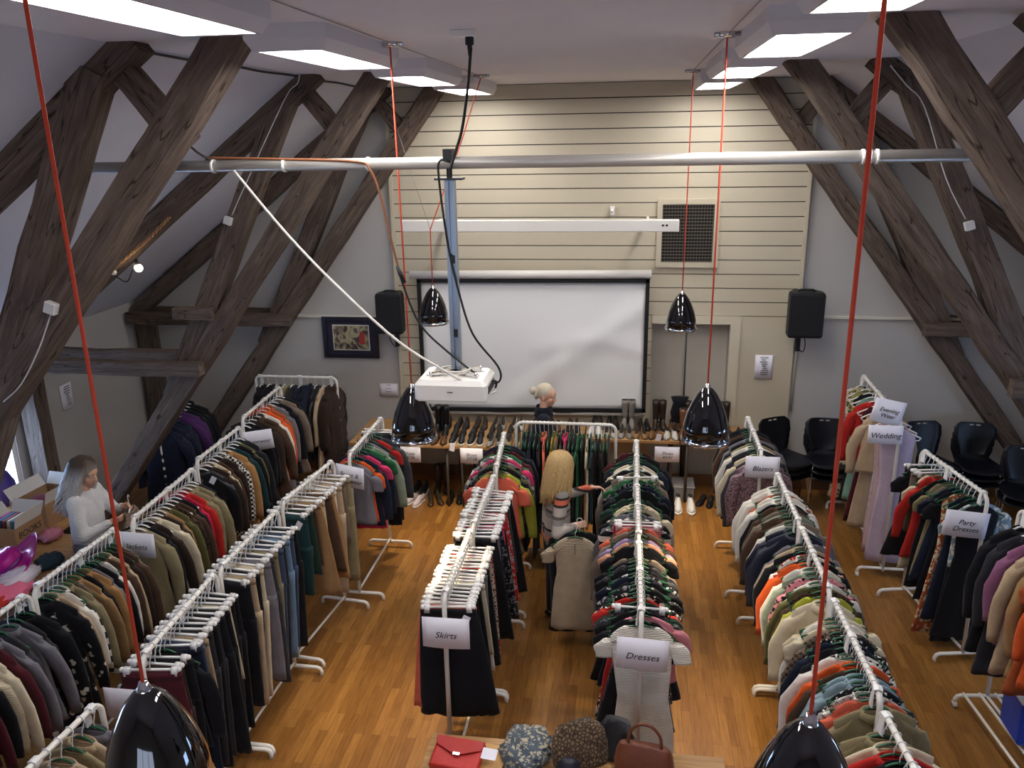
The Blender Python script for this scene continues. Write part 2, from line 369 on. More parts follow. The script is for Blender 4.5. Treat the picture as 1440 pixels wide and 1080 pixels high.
# ------------------------------------------------------------------ pendant lamps
GLOSS = plain('black_gloss', '050507', .06, 0, .6, 1.)
INNER = plain('shade_inside', 'f2eee6', .5)
BULB = emit('warm_bulb', 'ffdca8', 22.)
def pendant(x, y, zb, pts, label, cord_from=None):
    r = empty('pendant_lamp', (x, y, zb)); tag(r, label, 'pendant lamp', 'black pendant lamps over the racks')
    H = .375
    mb = MB(); mb.lathe([(.016, H), (.034, H-.01), (.066, H-.05), (.098, H-.11), (.126, H-.18), (.146, H-.26), (.154, H-.345), (.147, H-.345), (.138, H-.26), (.118, H-.18), (.09, H-.11), (.058, H-.05), (.016, H-.03)], 48)
    o = obj('lamp_shade', mb, GLOSS, r)
    obj('rim', MB().lathe([(.1535, .03), (.158, .026), (.158, .004), (.15, 0), (.144, .004), (.146, .03)], 48), CHROME, r)['label'] = 'chrome rim'
    obj('cap', MB().lathe([(0, .4), (.012, .4), (.02, .375), (.026, .362), (.0, .36)], 24), CHROME, r)['label'] = 'chrome cap'
    obj('bulb', MB().ball((0, 0, .07), (.045, .045, .05)), BULB, r)
    obj('cord', MB().tube([(p[0]-x, p[1]-y, p[2]-zb) for p in pts], .0055, 6), CORD, r)['label'] = 'orange fabric cord'
    top = pts[0]
    mb = MB(); mb.lathe([(0, ZC-top[2]+.0), (.05, ZC-top[2]), (.05, ZC-top[2]-.03), (0, ZC-top[2]-.03)], 20); mb.box((0, 0, ZC-top[2]-.012), (.15, .03, .02))
    obj('ceiling_cup', mb, CHROME, r, (top[0]-x, top[1]-y, top[2]-zb))
    l = bpy.data.lights.new('lamp_glow', 'SPOT'); l.energy = 170; l.color = (1., .82, .55); l.spot_size = math.radians(66); l.spot_blend = 1.; l.shadow_soft_size = .05
    lo = bpy.data.objects.new('lamp_glow', l); C.objects.link(lo); lo.location = (x, y, zb+.005)
def cordtop(a, b, y):
    p, q = np.array(aty(*a, y)), np.array(aty(*b, y)); return tuple(q+(p-q)*((ZC-.01-q[2])/(p[2]-q[2])))
pendant(-1.36, 1.85, 2.41, [cordtop((35, 0), (200, 960), 1.85), (-1.36, 1.85, 2.8)], 'nearest black glossy pendant lamp, hanging before the left trouser rack')
pendant(.484, 1.85, 2.475, [cordtop((1244, 0), (1140, 1003), 1.85), (.484, 1.85, 2.865)], 'nearest black glossy pendant lamp over the blouse rack on the right')
pendant(-1.442, 5.17, 2.3, [(-1.46, 5.17, ZC-.01), (-1.442, 5.17, 2.7)], 'black glossy pendant lamp hanging just left below the projector')
pendant(.518, 5.24, 2.33, [(.521, 5.24, ZC-.01), (.518, 5.24, 2.72)], 'black glossy pendant lamp hanging over the dresses row, before the door')
pendant(-2.0, 8.17, 2.43, [(-1.435, 8.17, ZC-.01), aty(650, 195, 8.17), aty(605, 323, 8.17), (-2.0, 8.17, 2.82)], 'black glossy pendant lamp before the screen with its cord pulled aside')
pendant(.52, 8.27, 2.38, [(.533, 8.27, ZC-.01), (.52, 8.27, 2.77)], 'black glossy pendant lamp hanging right of the projection screen')
tag(obj('tether_wire', MB().tube([aty(557, 178, 8.17), aty(605, 323, 8.17)], .002, 5), plain('wire', '8a8580', .5)), 'thin wire pulling the far pendant cord aside to the truss', 'wire')
# ------------------------------------------------------------------ pipe, projector, cables
yp = 5.05
p0, p1 = aty(22, 238, yp), aty(1440, 214, yp)
t = empty('tie_pipe', (0, yp, 0)); tag(t, 'long grey steel pipe crossing the hall below the ceiling', 'pipe')
pm = plain('pipe_paint', 'bdb8b0', .35, .35, noise=.08)
pa = np.array(p0); pb = np.array((2.75, yp, p1[2]-.01)); pa[0] = -3.9
obj('tube', MB().tube([pa-(0, yp, 0), pb-(0, yp, 0)], .036, 20), pm, t)
for px in (300, 400, 518, 1212, 1222, 1232):
    q = aty(px, 230, yp); k = (q[0]-pa[0])/(pb[0]-pa[0]); q = pa+(pb-pa)*k-(0, yp, 0)
    obj('clip', MB().tube([q-(.008, 0, 0), q+(.008, 0, 0)], .042, 16), WHITE_PL, t)
def cable(name, pts, r, mat, label, cat='cable', sm=6):
    return tag(obj(name, MB().tube(pts, r, 6, smooth=sm), mat), label, cat)
cable('copper_cable', [aty(290, 222, 5.05), aty(400, 224, 5.03), aty(500, 227, 5.01), aty(520, 238, 5.0), aty(535, 275, 5.0), aty(548, 330, 5.0), aty(561, 380, 5.0)], .008, plain('brown_cable', '8a5638', .5), 'brown cable running along the pipe and hanging down on the left')
cable('black_cable', [aty(561, 378, 5.0), aty(566, 398, 5.0), aty(590, 455, 5.0), aty(630, 495, 5.0), aty(680, 533, 5.0), aty(697, 536, 5.05), aty(697, 545, 5.1)], .007, BLACKCABLE, 'black cable sagging from the brown cable to the projector')
tag(obj('cable_connector', MB().tube([aty(558, 374, 4.99), aty(563, 385, 4.99), aty(569, 398, 4.99)], [.008, .016, .012], 8), BLACK_PL), 'black plug connector joining the brown and black cables', 'connector')
cable('mains_cable', [aty(662, 68, 4.72), aty(658, 120, 4.85), aty(650, 180, 4.95), aty(640, 215, 4.98), aty(633, 238, 4.98)], .009, BLACKCABLE, 'black cable from the ceiling socket down to the pipe')
cable('signal_cable', [aty(633, 228, 5.0), aty(619, 226, 5.0), aty(617, 250, 5.0), aty(630, 345, 5.02), aty(645, 410, 5.0), aty(665, 470, 5.0), aty(700, 515, 5.05), aty(703, 535, 5.1), aty(690, 540, 5.15)], .007, BLACKCABLE, 'black cable looping down beside the projector pole')
cable('white_cable', [aty(329, 240, 5.0), aty(400, 325, 4.95), aty(470, 398, 4.9), aty(560, 480, 4.85), aty(640, 530, 4.85), aty(683, 552, 4.95), aty(697, 550, 5.1)], .009, plain('white_cable_mat', 'dcd6cc', .5), 'white cable stretched diagonally from the pipe to the projector')
sk = empty('ceiling_socket', (-.905, 4.72, ZC)); tag(sk, 'white ceiling socket with a black plug near the pipe', 'socket')
bev(obj('socket_plate', MB().box((-.02, 0, -.018), (.13, .08, .036)), WHITE_PL, sk), .006); obj('plug', MB().tube([(.015, 0, -.03), (.015, 0, -.075), (.015, 0, -.078), (.015, .005, -.13)], [.024, .024, .014, .01], 10), BLACK_PL, sk)
pj = empty('projector', (-1.1, 5.0, 2.76)); tag(pj, 'white projector hanging on a metal pole before the screen', 'projector')
PW = plain('projector_white', 'e6e2da', .35)
mb = MB(); rr = []
for z, k, in ((-.07, .97), (-.06, 1), (.035, 1), (.062, .9), (.066, .88)):
    hx, hy = .232*k, .175*k; c = .02
    rr.append([(hx, hy-c, z), (hx-c, hy, z), (-hx+c, hy, z), (-hx, hy-c, z), (-hx, -hy+c, z), (-hx+c, -hy, z), (hx-c, -hy, z), (hx, -hy+c, z)])
obj('body', mb.loft(rr), PW, pj, smooth=False)
obj('badge', MB().box((0, -.177, -.005), (.035, .004, .008)), plain('badge_grey', '777477', .4), pj, smooth=False)
obj('side_grille', MB().box((.232, 0, -.01), (.006, .22, .05)), plain('grille_dark', '3a3836', .6), pj, smooth=False)
for (x, y, w, d) in ((-.13, -.06, .09, .006), (-.1, .07, .006, .1), (.14, .06, .08, .006), (.16, -.07, .006, .08)): obj('top_rib', MB().box((x, y, .068), (w, d, .006)), plain('projector_grey', 'b9b4aa', .5), pj, smooth=False)
obj('lens', MB().lathe([(0, .0), (.04, 0), (.045, .03), (.03, .03), (0, .02)], 24), BLACK_PL, pj, (.1, .172, -.01), (-PI/2, 0, 0))
for i in range(2):
    obj('mount_arm', MB().box((0, 0, .085), (.34, .035, .012), 0, Matrix.Rotation(.5 if i else -.5, 3, 'Z')), CHROME, pj, smooth=False)
for x, y in ((-.14, -.09), (.15, -.08), (.15, .09), (-.14, .09)): obj('mount_screw', MB().lathe([(0, .1), (.007, .1), (.007, .06), (0, .06)], 8), CHROME, pj, (x, y, 0))
mb = MB(); mb.tube([(.1*math.cos(a), .085*math.sin(a), .078+.002*a) for a in np.linspace(0, 4*PI, 50)], .006, 6)
obj('cable_coil', mb, plain('white_cable_mat', 'dcd6cc', .5), pj)
pl = empty('projector_pole', (-1.1, 5.05, 2.84)); tag(pl, 'square aluminium pole carrying the projector from the pipe', 'pole')
al = plain('aluminium', 'a8b4c2', .3, .85)
mb = MB(); mb.box((-.018, 0, .6), (.024, .05, 1.2)); mb.box((.02, 0, .6), (.026, .05, 1.2)); mb.box((0, .012, .6), (.05, .016, 1.2)); obj('profile', mb, al, pl, smooth=False)
obj('top_plate', MB().box((0, 0, 1.205), (.17, .1, .012)), BLACK_PL, pl, smooth=False)
obj('hanger_clamp', MB().tube([(0, 0, 1.2), (0, 0, 1.32)], .018, 10).box((0, 0, 1.345), (.055, .09, .07)), BLACK_PL, pl, smooth=False)
for z in (.25, .72): obj('cable_clip', MB().box((.01, -.03, z), (.022, .014, .05)), BLACK_PL, pl, smooth=False)
cable('ceiling_cable', [aty(x, y+3, yy) for x, y, yy in ((178, 72, 4.9), (190, 100, 4.93), (240, 168, 5.0), (270, 205, 5.0), (296, 222, 5.02))], .008, plain('dark_cable', '2e2522', .6), 'dark cable drooping from the left ceiling edge to the pipe', sm=4)
cable('edge_cable', [(-2.99, y, ZC-.015-.01*(i % 2)) for i, y in enumerate(np.linspace(4.95, 9.8, 9))], .009, plain('dark_cable', '2e2522', .6), 'dark cable clipped along the left edge of the ceiling', sm=3)
for sx, nm in ((-1.46, 'left'), (.53, 'right')):
    cable('ceiling_wire', [(sx, y, ZC-.006) for y in (2.2, 5.2, 8.25)], .003, plain('wire_pale', '9c948f', .6), 'thin wire along the ceiling linking the %s pendant cups' % nm, 'wire', 2)
# junction boxes with their cables on the timbers
BOXW = plain('box_white', 'd9d6d2', .5)
for nm, px, py, y, pts, lab in (('left', 75, 432, 4.6, [(72, 440), (55, 490), (30, 540), (5, 565)], 'on the nearest left timber'), ('middle', 322, 310, 7.42, [(326, 303), (345, 260), (400, 140), (418, 118), (421, 104)], 'on the steep timber of the middle left truss'), ('right', 1362, 317, 7.42, [(1358, 308), (1330, 250), (1300, 150), (1275, 120), (1252, 92)], 'on the steep timber of the middle right truss')):
    r = empty('junction_box', aty(px, py, y)); tag(r, 'small white electric box ' + lab, 'junction box')
    bev(obj('box_cover', MB().box((0, -.02, 0), (.075, .05, .075), 0, Matrix.Rotation(.35 if px < 700 else -.3, 3, 'Y')), BOXW, r), .006)
    L = Vector(r.location)
    obj('box_cable', MB().tube([Vector(aty(a, b, y))-L for a, b in pts], .005, 6, smooth=4), BOXW, r)
# string light on the left rafter
r = empty('string_light', aty(195, 377, 7.4)); tag(r, 'lit round bulb of a string light under the left rafter', 'string light')
L = Vector(r.location)
obj('bulb', MB().ball((0, 0, 0), .038), emit('string_bulb', 'ffe6bd', 25.), r); obj('socket', MB().tube([(-.005, 0, .03), (-.02, 0, .09)], [.02, .014], 10), BLACK_PL, r)
obj('wire', MB().tube([(-.02, 0, .09), Vector(aty(180, 395, 7.4))-L, Vector(aty(165, 390, 7.42))-L, Vector(aty(158, 384, 7.45))-L], .006, 6, smooth=6), BLACKCABLE, r)
obj('spare_bulb', MB().ball(Vector(aty(160, 383, 7.42))-L, .03), plain('clear_bulb', 'cfc6b4', .1, 0, .8), r)
rp = aty(238, 306, 7.4), aty(210, 335, 7.4), aty(190, 352, 7.4), aty(155, 383, 7.42)
mb = MB(); P = catmull([Vector(p) for p in rp], 20)
for ph in (0, PI): mb.tube([p+Vector((.012*math.cos(i*.9+ph), .012*math.sin(i*.9+ph), 0)) for i, p in enumerate(P)], .011, 6)
tag(obj('twisted_rope', mb, plain('copper_rope', 'b0845c', .45, .3)), 'copper coloured twisted rope along the left rafter beside the bulb', 'rope')
# ------------------------------------------------------------------ end wall fittings
s = empty('projection_screen', (-1.2, 9.8, 0)); tag(s, 'large white projection screen with black border on the end wall', 'projection screen')
ys = 9.8
tl, tr, bl, br = [np.array(aty(*p, ys))-(-1.2, ys, 0) for p in ((590, 394), (911, 394), (598, 573), (905, 576))]
mb = MB(); nu, nv = 40, 24; g = []
for j in range(nv+1):
    for i in range(nu+1):
        u, v = i/nu, j/nv; p = (tl*(1-u)+tr*u)*(1-v)+(bl*(1-u)+br*u)*v
        d = abs((u-.62)-.22*math.sin(v*2.2)); sag = .03*math.exp(-((u+v*.75-1.12)/.07)**2)+.025*math.exp(-((u-.55-.1*v)/.05)**2)*v+.02*math.exp(-((v-.45-1.6*(u-.75)**2)/.06)**2)*(u > .5)
        g.append((p[0], -sag, p[2]))
F = [(j*(nu+1)+i, j*(nu+1)+i+1, (j+1)*(nu+1)+i+1, (j+1)*(nu+1)+i) for j in range(nv) for i in range(nu)]
o = obj('screen_fabric', mb.add(g, F), plain('screen_white', 'f0f0ee', .8), s); sm = o.modifiers.new('solid', 'SOLIDIFY'); sm.thickness = .004
mb = MB(); e = .045
def bar(a, b, w):
    a, b = np.array(a), np.array(b); c = (a+b)/2; d = b-a; L = np.hypot(d[0], d[2]); an = math.atan2(d[2], d[0])
    mb.box((c[0], -.045, c[2]), (L+w, .03, w), 0, Matrix.Rotation(-an, 3, 'Y'))
for a, b in ((tl, tr), (bl, br), (tl, bl), (tr, br)): bar(a, b, e)
obj('border', mb, plain('border_black', '0c0c0e', .7), s, smooth=False)
a, b = np.array(aty(577, 386, ys))-(-1.2, ys, 0), np.array(aty(916, 385, ys))-(-1.2, ys, 0)
obj('case', MB().tube([a+(0, -.03, 0), b+(0, -.03, 0)], .052, 16), plain('case_white', 'e4e0d8', .4), s)
a, b = np.array(aty(597, 580, ys))-(-1.2, ys, 0), np.array(aty(907, 583, ys))-(-1.2, ys, 0)
obj('bottom_bar', MB().tube([a, b], .018, 10), plain('case_white', 'e4e0d8', .4), s)
yr = 9.0; a, b = np.array(aty(564, 317, yr)), np.array(aty(955, 318, yr))
r = empty('white_rail', ((a+b)/2)); tag(r, 'long flat white casing hung across the end wall above the screen', 'rail')
bev(obj('casing', MB().box((0, 0, 0), (b[0]-a[0], .07, .125)), plain('case_white', 'e4e0d8', .4), r), .008)
for dx in (.17, .13): obj('slot', MB().box(((b[0]-a[0])/2-dx, -.036, .005), (.025, .006, .02)), INK, r, smooth=False)
for dx in (-1.2, 1.2): obj('wall_bracket', MB().box((dx, .45, 0), (.03, .86, .03)), plain('case_white', 'e4e0d8', .4), r, smooth=False)
r = empty('vent_grille', (0, 9.87, 0)); tag(r, 'dark square ventilation grille with white frame on the end wall', 'ventilation grille')
a, b = aty(925, 280, 9.87), aty(1008, 376, 9.87); c = ((a[0]+b[0])/2, 0, (a[2]+b[2])/2); w, h = b[0]-a[0], a[2]-b[2]
mb = MB()
for sx in (-1, 1): mb.box((c[0]+sx*(w/2-.03), 0, c[2]), (.06, .05, h)); mb.box((c[0], 0, c[2]+sx*(h/2-.03)), (w-.12, .044, .06))
obj('frame', mb, creamp, r, smooth=False)
mb = MB(); mb.box((c[0], .012, c[2]), (w-.1, .02, h-.1), 1)
for i in range(18): mb.box((c[0], -.005, c[2]-h/2+.07+i*(h-.14)/17), (w-.1, .02, .008))
for i in range(18): mb.box((c[0]-w/2+.07+i*(w-.14)/17, -.004, c[2]), (.005, .012, h-.1))
obj('grille', mb, [plain('grille_grey', '5c574f', .5), gap], r, smooth=False)
r = empty('wall_bracket', aty(861, 296, 9.86)); tag(r, 'small white bracket with a knob on the cladding above the white casing', 'bracket')
obj('plate', MB().box((0, 0, 0), (.05, .03, .1)), WHITE_PL, r, smooth=False); obj('arm', MB().tube([(0, 0, .01), (0, -.1, .0)], .018, 10), WHITE_PL, r)
def speaker(px0, px1, py0, py1, y, lab, s):
    a, b = aty(px0, py0, y), aty(px1, py1, y); w, h = b[0]-a[0], a[2]-b[2]
    r = empty('loudspeaker', ((a[0]+b[0])/2, y+.1, b[2])); tag(r, lab, 'loudspeaker')
    ring = lambda z, k: [(-w/2*k, -.12*k, z), (w/2*k, -.12*k, z), (w/2*k, .02, z), (w/3*k, .16*k, z), (-w/3*k, .16*k, z), (-w/2*k, .02, z)]
    bev(obj('cabinet', MB().loft([ring(0, .92), ring(.03, 1), ring(h-.03, 1), ring(h, .94)]), BLACK_PL, r), .008)
    obj('front_grille', MB().box((0, -.124, h/2), (w*.86, .012, h*.86)), plain('speaker_mesh', '0b0b0d', .7, noise=.2, nscale=300), r, smooth=False)
    obj('top_handle', MB().tube([(-w*.25, 0, h), (-w*.18, 0, h+.02), (w*.18, 0, h+.02), (w*.25, 0, h)], .012, 8), BLACK_PL, r)
    obj('bracket', MB().box((0, .18, .1), (.1, YW-y-.35 if YW-y > .4 else .1, .08)).box((s*.03, .1, -.1), (.05, .06, .2)), BLACK_PL, r, smooth=False)
    obj('lead', MB().tube([(-.06, .08, .0), (-.05, .06, -.12), (.02, .05, -.2), (.05, .08, -.12), (.03, .1, 0)], .006, 6, smooth=6), BLACKCABLE, r)
speaker(527, 567, 413, 470, 9.55, 'black loudspeaker mounted on the wall left of the screen', 1); speaker(1112, 1156, 412, 476, 9.5, 'black loudspeaker mounted on the wall right of the door', -1)
# framed picture
r = empty('framed_picture', (0, YW-.03, 0)); tag(r, 'dark framed picture with a red figure hanging left of the loudspeaker', 'picture')
a, b = aty(452, 445, YW-.03), aty(534, 504, YW-.03); c = np.array(((a[0]+b[0])/2, 0, (a[2]+b[2])/2)); w, h = b[0]-a[0], a[2]-b[2]
mb = MB()
for sx in (-1, 1): mb.box(c+(sx*(w/2-.03), 0, 0), (.06, .04, h)); mb.box(c+(0, 0, sx*(h/2-.03)), (w-.12, .036, .06))
bev(obj('frame', mb, plain('frame_dark', '1b1826', .3, coat=.4), r), .008)
obj('mat_board', MB().box(c+(0, .005, 0), (w-.1, .015, h-.1)), plain('mat_navy', '1e1b30', .5), r, smooth=False)
obj('print_edge', MB().box(c+(.01, -.006, .0), (w*.66, .008, h*.62)), plain('print_white', 'd8cfc4', .6), r, smooth=False)
m, nt, bs = newmat('picture_print'); v = coords(nt); n = N(nt, 'ShaderNodeTexNoise', Scale=9., Detail=5., Distortion=1.2); nt.links.new(v, n.inputs['Vector'])
nt.links.new(ramp(nt, n.outputs[0], [(.3, lin('2a2440')), (.42, lin('5a4038')), (.5, lin('8f8a6a')), (.6, lin('b4ad86')), (.72, lin('4a3a48'))]), bs.inputs['Base Color'])
obj('print', MB().box(c+(.01, -.012, 0), (w*.62, .006, h*.57)), m, r, smooth=False)
obj('red_figure', MB().box(c+(.16, -.017, -.02), (.07, .004, .13)).ball(c+(.155, -.017, .06), (.025, .004, .025)), plain('figure_red', 'b03a30', .6), r, smooth=False)
# ------------------------------------------------------------------ paper sheets and signs
def sheet(name, px, py, y, w, h, lab, cat='paper sign', lines=None, size=.05, tilt=0., rz=0., curl=.012, shear=.3, bold=0., printed=0, yaw=0.):
    r = empty(name, aty(px, py, y)); r.rotation_euler = (0, tilt, yaw); tag(r, lab, cat)
    mb = MB(); n = 8; F = []; V = []
    for j in range(3):
        for i in range(n+1):
            u = i/n-.5; V.append((u*w, -curl*(1-4*u*u)*(j/2), h/2-h*j/2))
    F = [(j*(n+1)+i, (j+1)*(n+1)+i, (j+1)*(n+1)+i+1, j*(n+1)+i+1) for j in range(2) for i in range(n)]
    o = obj('sheet', mb.add(V, F), PAPER, r); sm = o.modifiers.new('solid', 'SOLIDIFY'); sm.thickness = .0012
    if lines:
        k = text('lettering', '\n'.join(lines), size, INK, r, (0, -curl-.004, -h*.05), shear=shear, bold=bold); k['label'] = 'black lettering reading ' + ' '.join(lines)
    if printed:
        mb = MB(); rng = random.Random(px)
        for i in range(printed):
            ww = w*rng.uniform(.2, .5); mb.box((rng.uniform(-.05, .05)*w, -curl-.003, h*.4-h*.8*i/printed), (ww, .001, h*.03))
        obj('printed_lines', mb, plain('ink_grey', '4a4850', .8), r, smooth=False)
    return r
sheet('paper_sign', 627, 890, 4.42, .305, .215, 'white paper sign reading Skirts on the front post of the skirts rack', lines=['Skirts'], size=.062)
sheet('paper_sign', 903, 920, 4.34, .31, .215, 'white paper sign reading Dresses on the front post of the dresses rack', lines=['Dresses'], size=.062, tilt=.04)
sheet('paper_sign', 193, 766, 5.22, .29, .205, 'white paper sign reading Jackets on the jackets rack', lines=['Jackets'], size=.062, tilt=.03)
sheet('paper_sign', 492, 670, 6.72, .3, .21, 'white paper sign reading Sport and Swimwear on its rack', lines=['Sport &', 'Swimwear'], size=.062, tilt=.05, yaw=-.25)
sheet('paper_sign', 1072, 657, 7.12, .3, .205, 'white paper sign reading Blazers on the blazers rack', lines=['Blazers'], size=.062)
sheet('paper_sign', 1358, 737, 6.36, .33, .22, 'white paper sign reading Party Dresses on the right', lines=['Party', 'Dresses'], size=.06, tilt=.08)
sheet('paper_sign', 1249, 579, 7.66, .28, .23, 'tilted white paper sign reading Evening Wear', lines=['Evening', 'Wear'], size=.058, tilt=.2)
sheet('paper_sign', 1245, 611, 7.62, .31, .18, 'white handwritten sign reading Wedding below the Evening Wear sign', lines=['Wedding'], size=.074, shear=.18)
sheet('paper_sign', 363, 619, 7.5, .3, .21, 'white curled paper sign reading Outerwear on the outerwear rack', lines=['Outerwear'], size=.055, tilt=-.08, yaw=.3)
sheet('paper_sign', 180, 990, 3.62, .28, .2, 'blank white sheet on the trouser rack, half behind the nearest pendant lamp')
sheet('paper_sign', 663, 641, 8.84, .27, .19, 'white paper sign reading Shoes 37/38 on the shoe table edge', lines=['Shoes', '37/38'], size=.055)
sheet('paper_sign', 576, 639, 8.84, .27, .19, 'white paper sign reading Shoes 35/36, left one on the shoe table edge', lines=['Shoes', '35/36'], size=.055)
sheet('paper_sign', 938, 639, 9.26, .29, .19, 'white paper sign reading Shoes 40/41 on the right shoe table edge', lines=['Shoes', '40/41'], size=.055)
sheet('notice_sign', 1074, 516, YW-.07, .21, .297, 'white price list sheet taped beside the door', 'notice', printed=9)
sheet('notice_sign', 547, 548, YW-.02, .25, .17, 'white notice sheet on the wall behind the pendant left of the screen', 'notice', printed=3)
o = sheet('notice_sign', 95, 555, 8.2, .21, .297, 'faint notice sheet on the low left wall', 'notice', printed=9); o.location = (KL+.01, 8.3, 1.47); o.rotation_euler = (0, 0, PI/2)
tag(obj('wall_conduit', MB().tube([(1.99, YW-.02, 1.0), (1.995, YW-.02, 2.05)], .012, 8), creamp), 'cream conduit running down below the right loudspeaker', 'conduit')
# ------------------------------------------------------------------ clothes racks
def rack(name, x0, y0, x1, y1, z, label, near_foot=True, wheels=False, bars=False):
    """a U-shaped tube rack; (x0,y0) is its near end"""
    d = Vector((x1-x0, y1-y0, 0)); L = d.length; a = math.atan2(d.y, d.x)
    r = empty(name, ((x0+x1)/2, (y0+y1)/2, 0), a); tag(r, label, 'clothes rack', 'white tube clothes racks')
    R = .016; c = .07; P = [(-L/2, 0, .07), (-L/2, 0, z-c)]
    for k in range(1, 6): t = k/6*PI/2; P.append((-L/2+c*(1-math.cos(t)), 0, z-c+c*math.sin(t)))
    P.append((-L/2+c, 0, z)); P.append((L/2-c, 0, z))
    for k in range(1, 6): t = k/6*PI/2; P.append((L/2-c+c*math.sin(t), 0, z-c+c*math.cos(t)))
    P += [(L/2, 0, z-c), (L/2, 0, .07)]
    obj('rail_frame', MB().tube(P, R, 10), WHITE_METAL, r)
    for sx in (-1, 1):
        x = sx*L/2; w = .235; h = .07 if not wheels else .1
        f = obj('foot', MB().tube([(x, -w, .0 if not wheels else .05), (x, -w, h-.035), (x, -w+.012, h-.01), (x, -w+.04, h), (x, w-.04, h), (x, w-.012, h-.01), (x, w, h-.035), (x, w, .0 if not wheels else .05)], .0155, 8), WHITE_METAL, r)
        if wheels:
            for sy in (-1, 1): obj('wheel', MB().tube([(x, sy*w-.012, .027), (x, sy*w+.012, .027)], .027, 12), WHITE_PL, f)
    obj('crossbar', MB().tube([(-L/2, 0, .1), (L/2, 0, .1)], .011, 8), WHITE_METAL, r)
    if bars:
        for yy in (-.18, -.06, .06, .18): obj('shoe_bar', MB().tube([(-L/2, yy, .12), (L/2, yy, .12)], .011, 8), WHITE_METAL, r)
    return r
# hangers: shared meshes
DZH = .04
def hook(mb, r):
    mb.tube([(0, 0, -.07-DZH), (0, 0, -.05-DZH*.5), (.012, 0, -.036)]+[(.024*math.cos(t), 0, .003+.024*math.sin(t)) for t in np.linspace(-.9, 3.7, 9)], r, 5, 1)
def arms(r, w=.205, drop=.088, bar=True):
    mb = MB(); hook(mb, .0032); z = -.06-DZH
    mb.tube([(-w, 0, z-drop), (-w*.5, 0, z-drop*.45), (0, 0, z+.002), (w*.5, 0, z-drop*.45), (w, 0, z-drop)], r, 6, smooth=3)
    if bar: mb.tube([(-w, 0, z-drop), (-w*.9, 0, z-.025-drop), (w*.9, 0, z-.025-drop), (w, 0, z-drop)], r*.8, 5)
    return mb
H_GREEN = arms(.0062).mesh('green_hanger', [GREEN_PL, WHITE_PL]); H_WHITE = arms(.0075).mesh('white_hanger', [WHITE_PL, WHITE_PL]); H_WOOD = arms(.010).mesh('dark_hanger', [BLACK_PL, WHITE_PL])
mb = MB(); hook(mb, .004); mb.tube([(-.17, 0, -.072-DZH), (.17, 0, -.072-DZH)], .0085, 6)
for sx in (-1, 1): mb.box((sx*.14, 0, -.085-DZH), (.036, .03, .05)); mb.ball((sx*.168, 0, -.072-DZH), .016, nu=8, nv=6)
H_CLIP = mb.mesh('clip_hanger', [WHITE_PL, WHITE_PL])
H_MESH = {'g': H_GREEN, 'w': H_WHITE, 'k': H_WOOD, 'c': H_CLIP}
mb = MB().box((0, 0, 0), (.05, .0015, .075)); TAG_ME = mb.mesh('price_tag', PAPER, False)
NP = 24
def ring(w, t, z, cx=0., fold=0., k=3., ph=0., cy=0.):
    out = []
    for i in range(NP):
        a = 2*PI*i/NP; ca, sa = math.cos(a), math.sin(a)
        x = w*math.copysign(abs(ca)**.75, ca); y = t*math.copysign(abs(sa)**.8, sa)
        q = x/max(w, .01)
        y += fold*math.sin(k*PI*q+ph)*(1-q*q*.5)+cy
        out.append((x+cx, y, z))
    return out
def torso(Lg, prof, t, fold, rng, puff=0., neck=.095, uneven=.012):
    """prof: (fraction of the length, half width)"""
    k = rng.uniform(2.2, 4.); ph = rng.uniform(0, 6.28); R = []
    R.append(ring(neck*.7, t*.35, -.115)); R.append(ring(neck*.93, t*.6, -.078))
    fr = [p[0] for p in prof]; ww = [p[1] for p in prof]; n = 17
    for i, z in enumerate(list(np.linspace(0, .07, 6))+list(np.linspace(.1, Lg, n))):
        f = z/Lg; w = float(np.interp(f, fr, ww)) if z >= .07 else neck+(float(np.interp(.07/Lg, fr, ww))-neck)*(z/.07)**.8
        tt = t*(.55+.45*min(1, z/.12))*(1+.25*f)
        if puff and z > .08: tt *= 1+puff*abs(math.sin(z/.085*PI))
        R.append(ring(w*(1+rng.uniform(-.01, .01)), tt, -.078-z*(1 if z > .07 else 1)+(0 if i < 22 else rng.uniform(-uneven, uneven)), fold=fold*min(1, f*1.6), k=k, ph=ph+f*1.3))
    return MB().loft(R)
def sleeve(s, sh, Ls, t, rng, puff=0., r0=.075, r1=.05, out=.05):
    R = []; n = 9; b = rng.uniform(-.01, .01)
    for i in range(n+1):
        f = i/n; x = s*(sh-.045+(out+.05)*min(1, f*2.2)**.8+.012*f); z = -.165-f*Ls
        r = r0+(r1-r0)*f; ry = t*(1-.2*f)*(1+(puff*abs(math.sin(f*Ls/.085*PI)) if puff else 0))
        R.append([(x+r*math.cos(2*PI*j/12)*(1-.2*f)+.006*math.sin(9*f+j), b*f*3+ry*math.sin(2*PI*j/12), z+(.055 if i == 0 else 0)*math.cos(2*PI*j/12)*-s) for j in range(12)])
    return MB().loft(R)
def collar(w, t, h, rng):
    R = []
    for dz, kk in ((-.105, 1.12), (-.1+h*.3, 1.2), (-.1+h, 1.02), (-.1+h*1.02, .9), (-.1+h*.4, .85), (-.12, .85)):
        R.append([(w*kk*math.cos(2*PI*j/16), t*kk*math.sin(2*PI*j/16)+(-.012 if math.sin(2*PI*j/16) < 0 else 0), dz-.03*(1-math.sin(2*PI*j/16))*.5) for j in range(16)])
    return MB().loft(R, cap=(False, False))
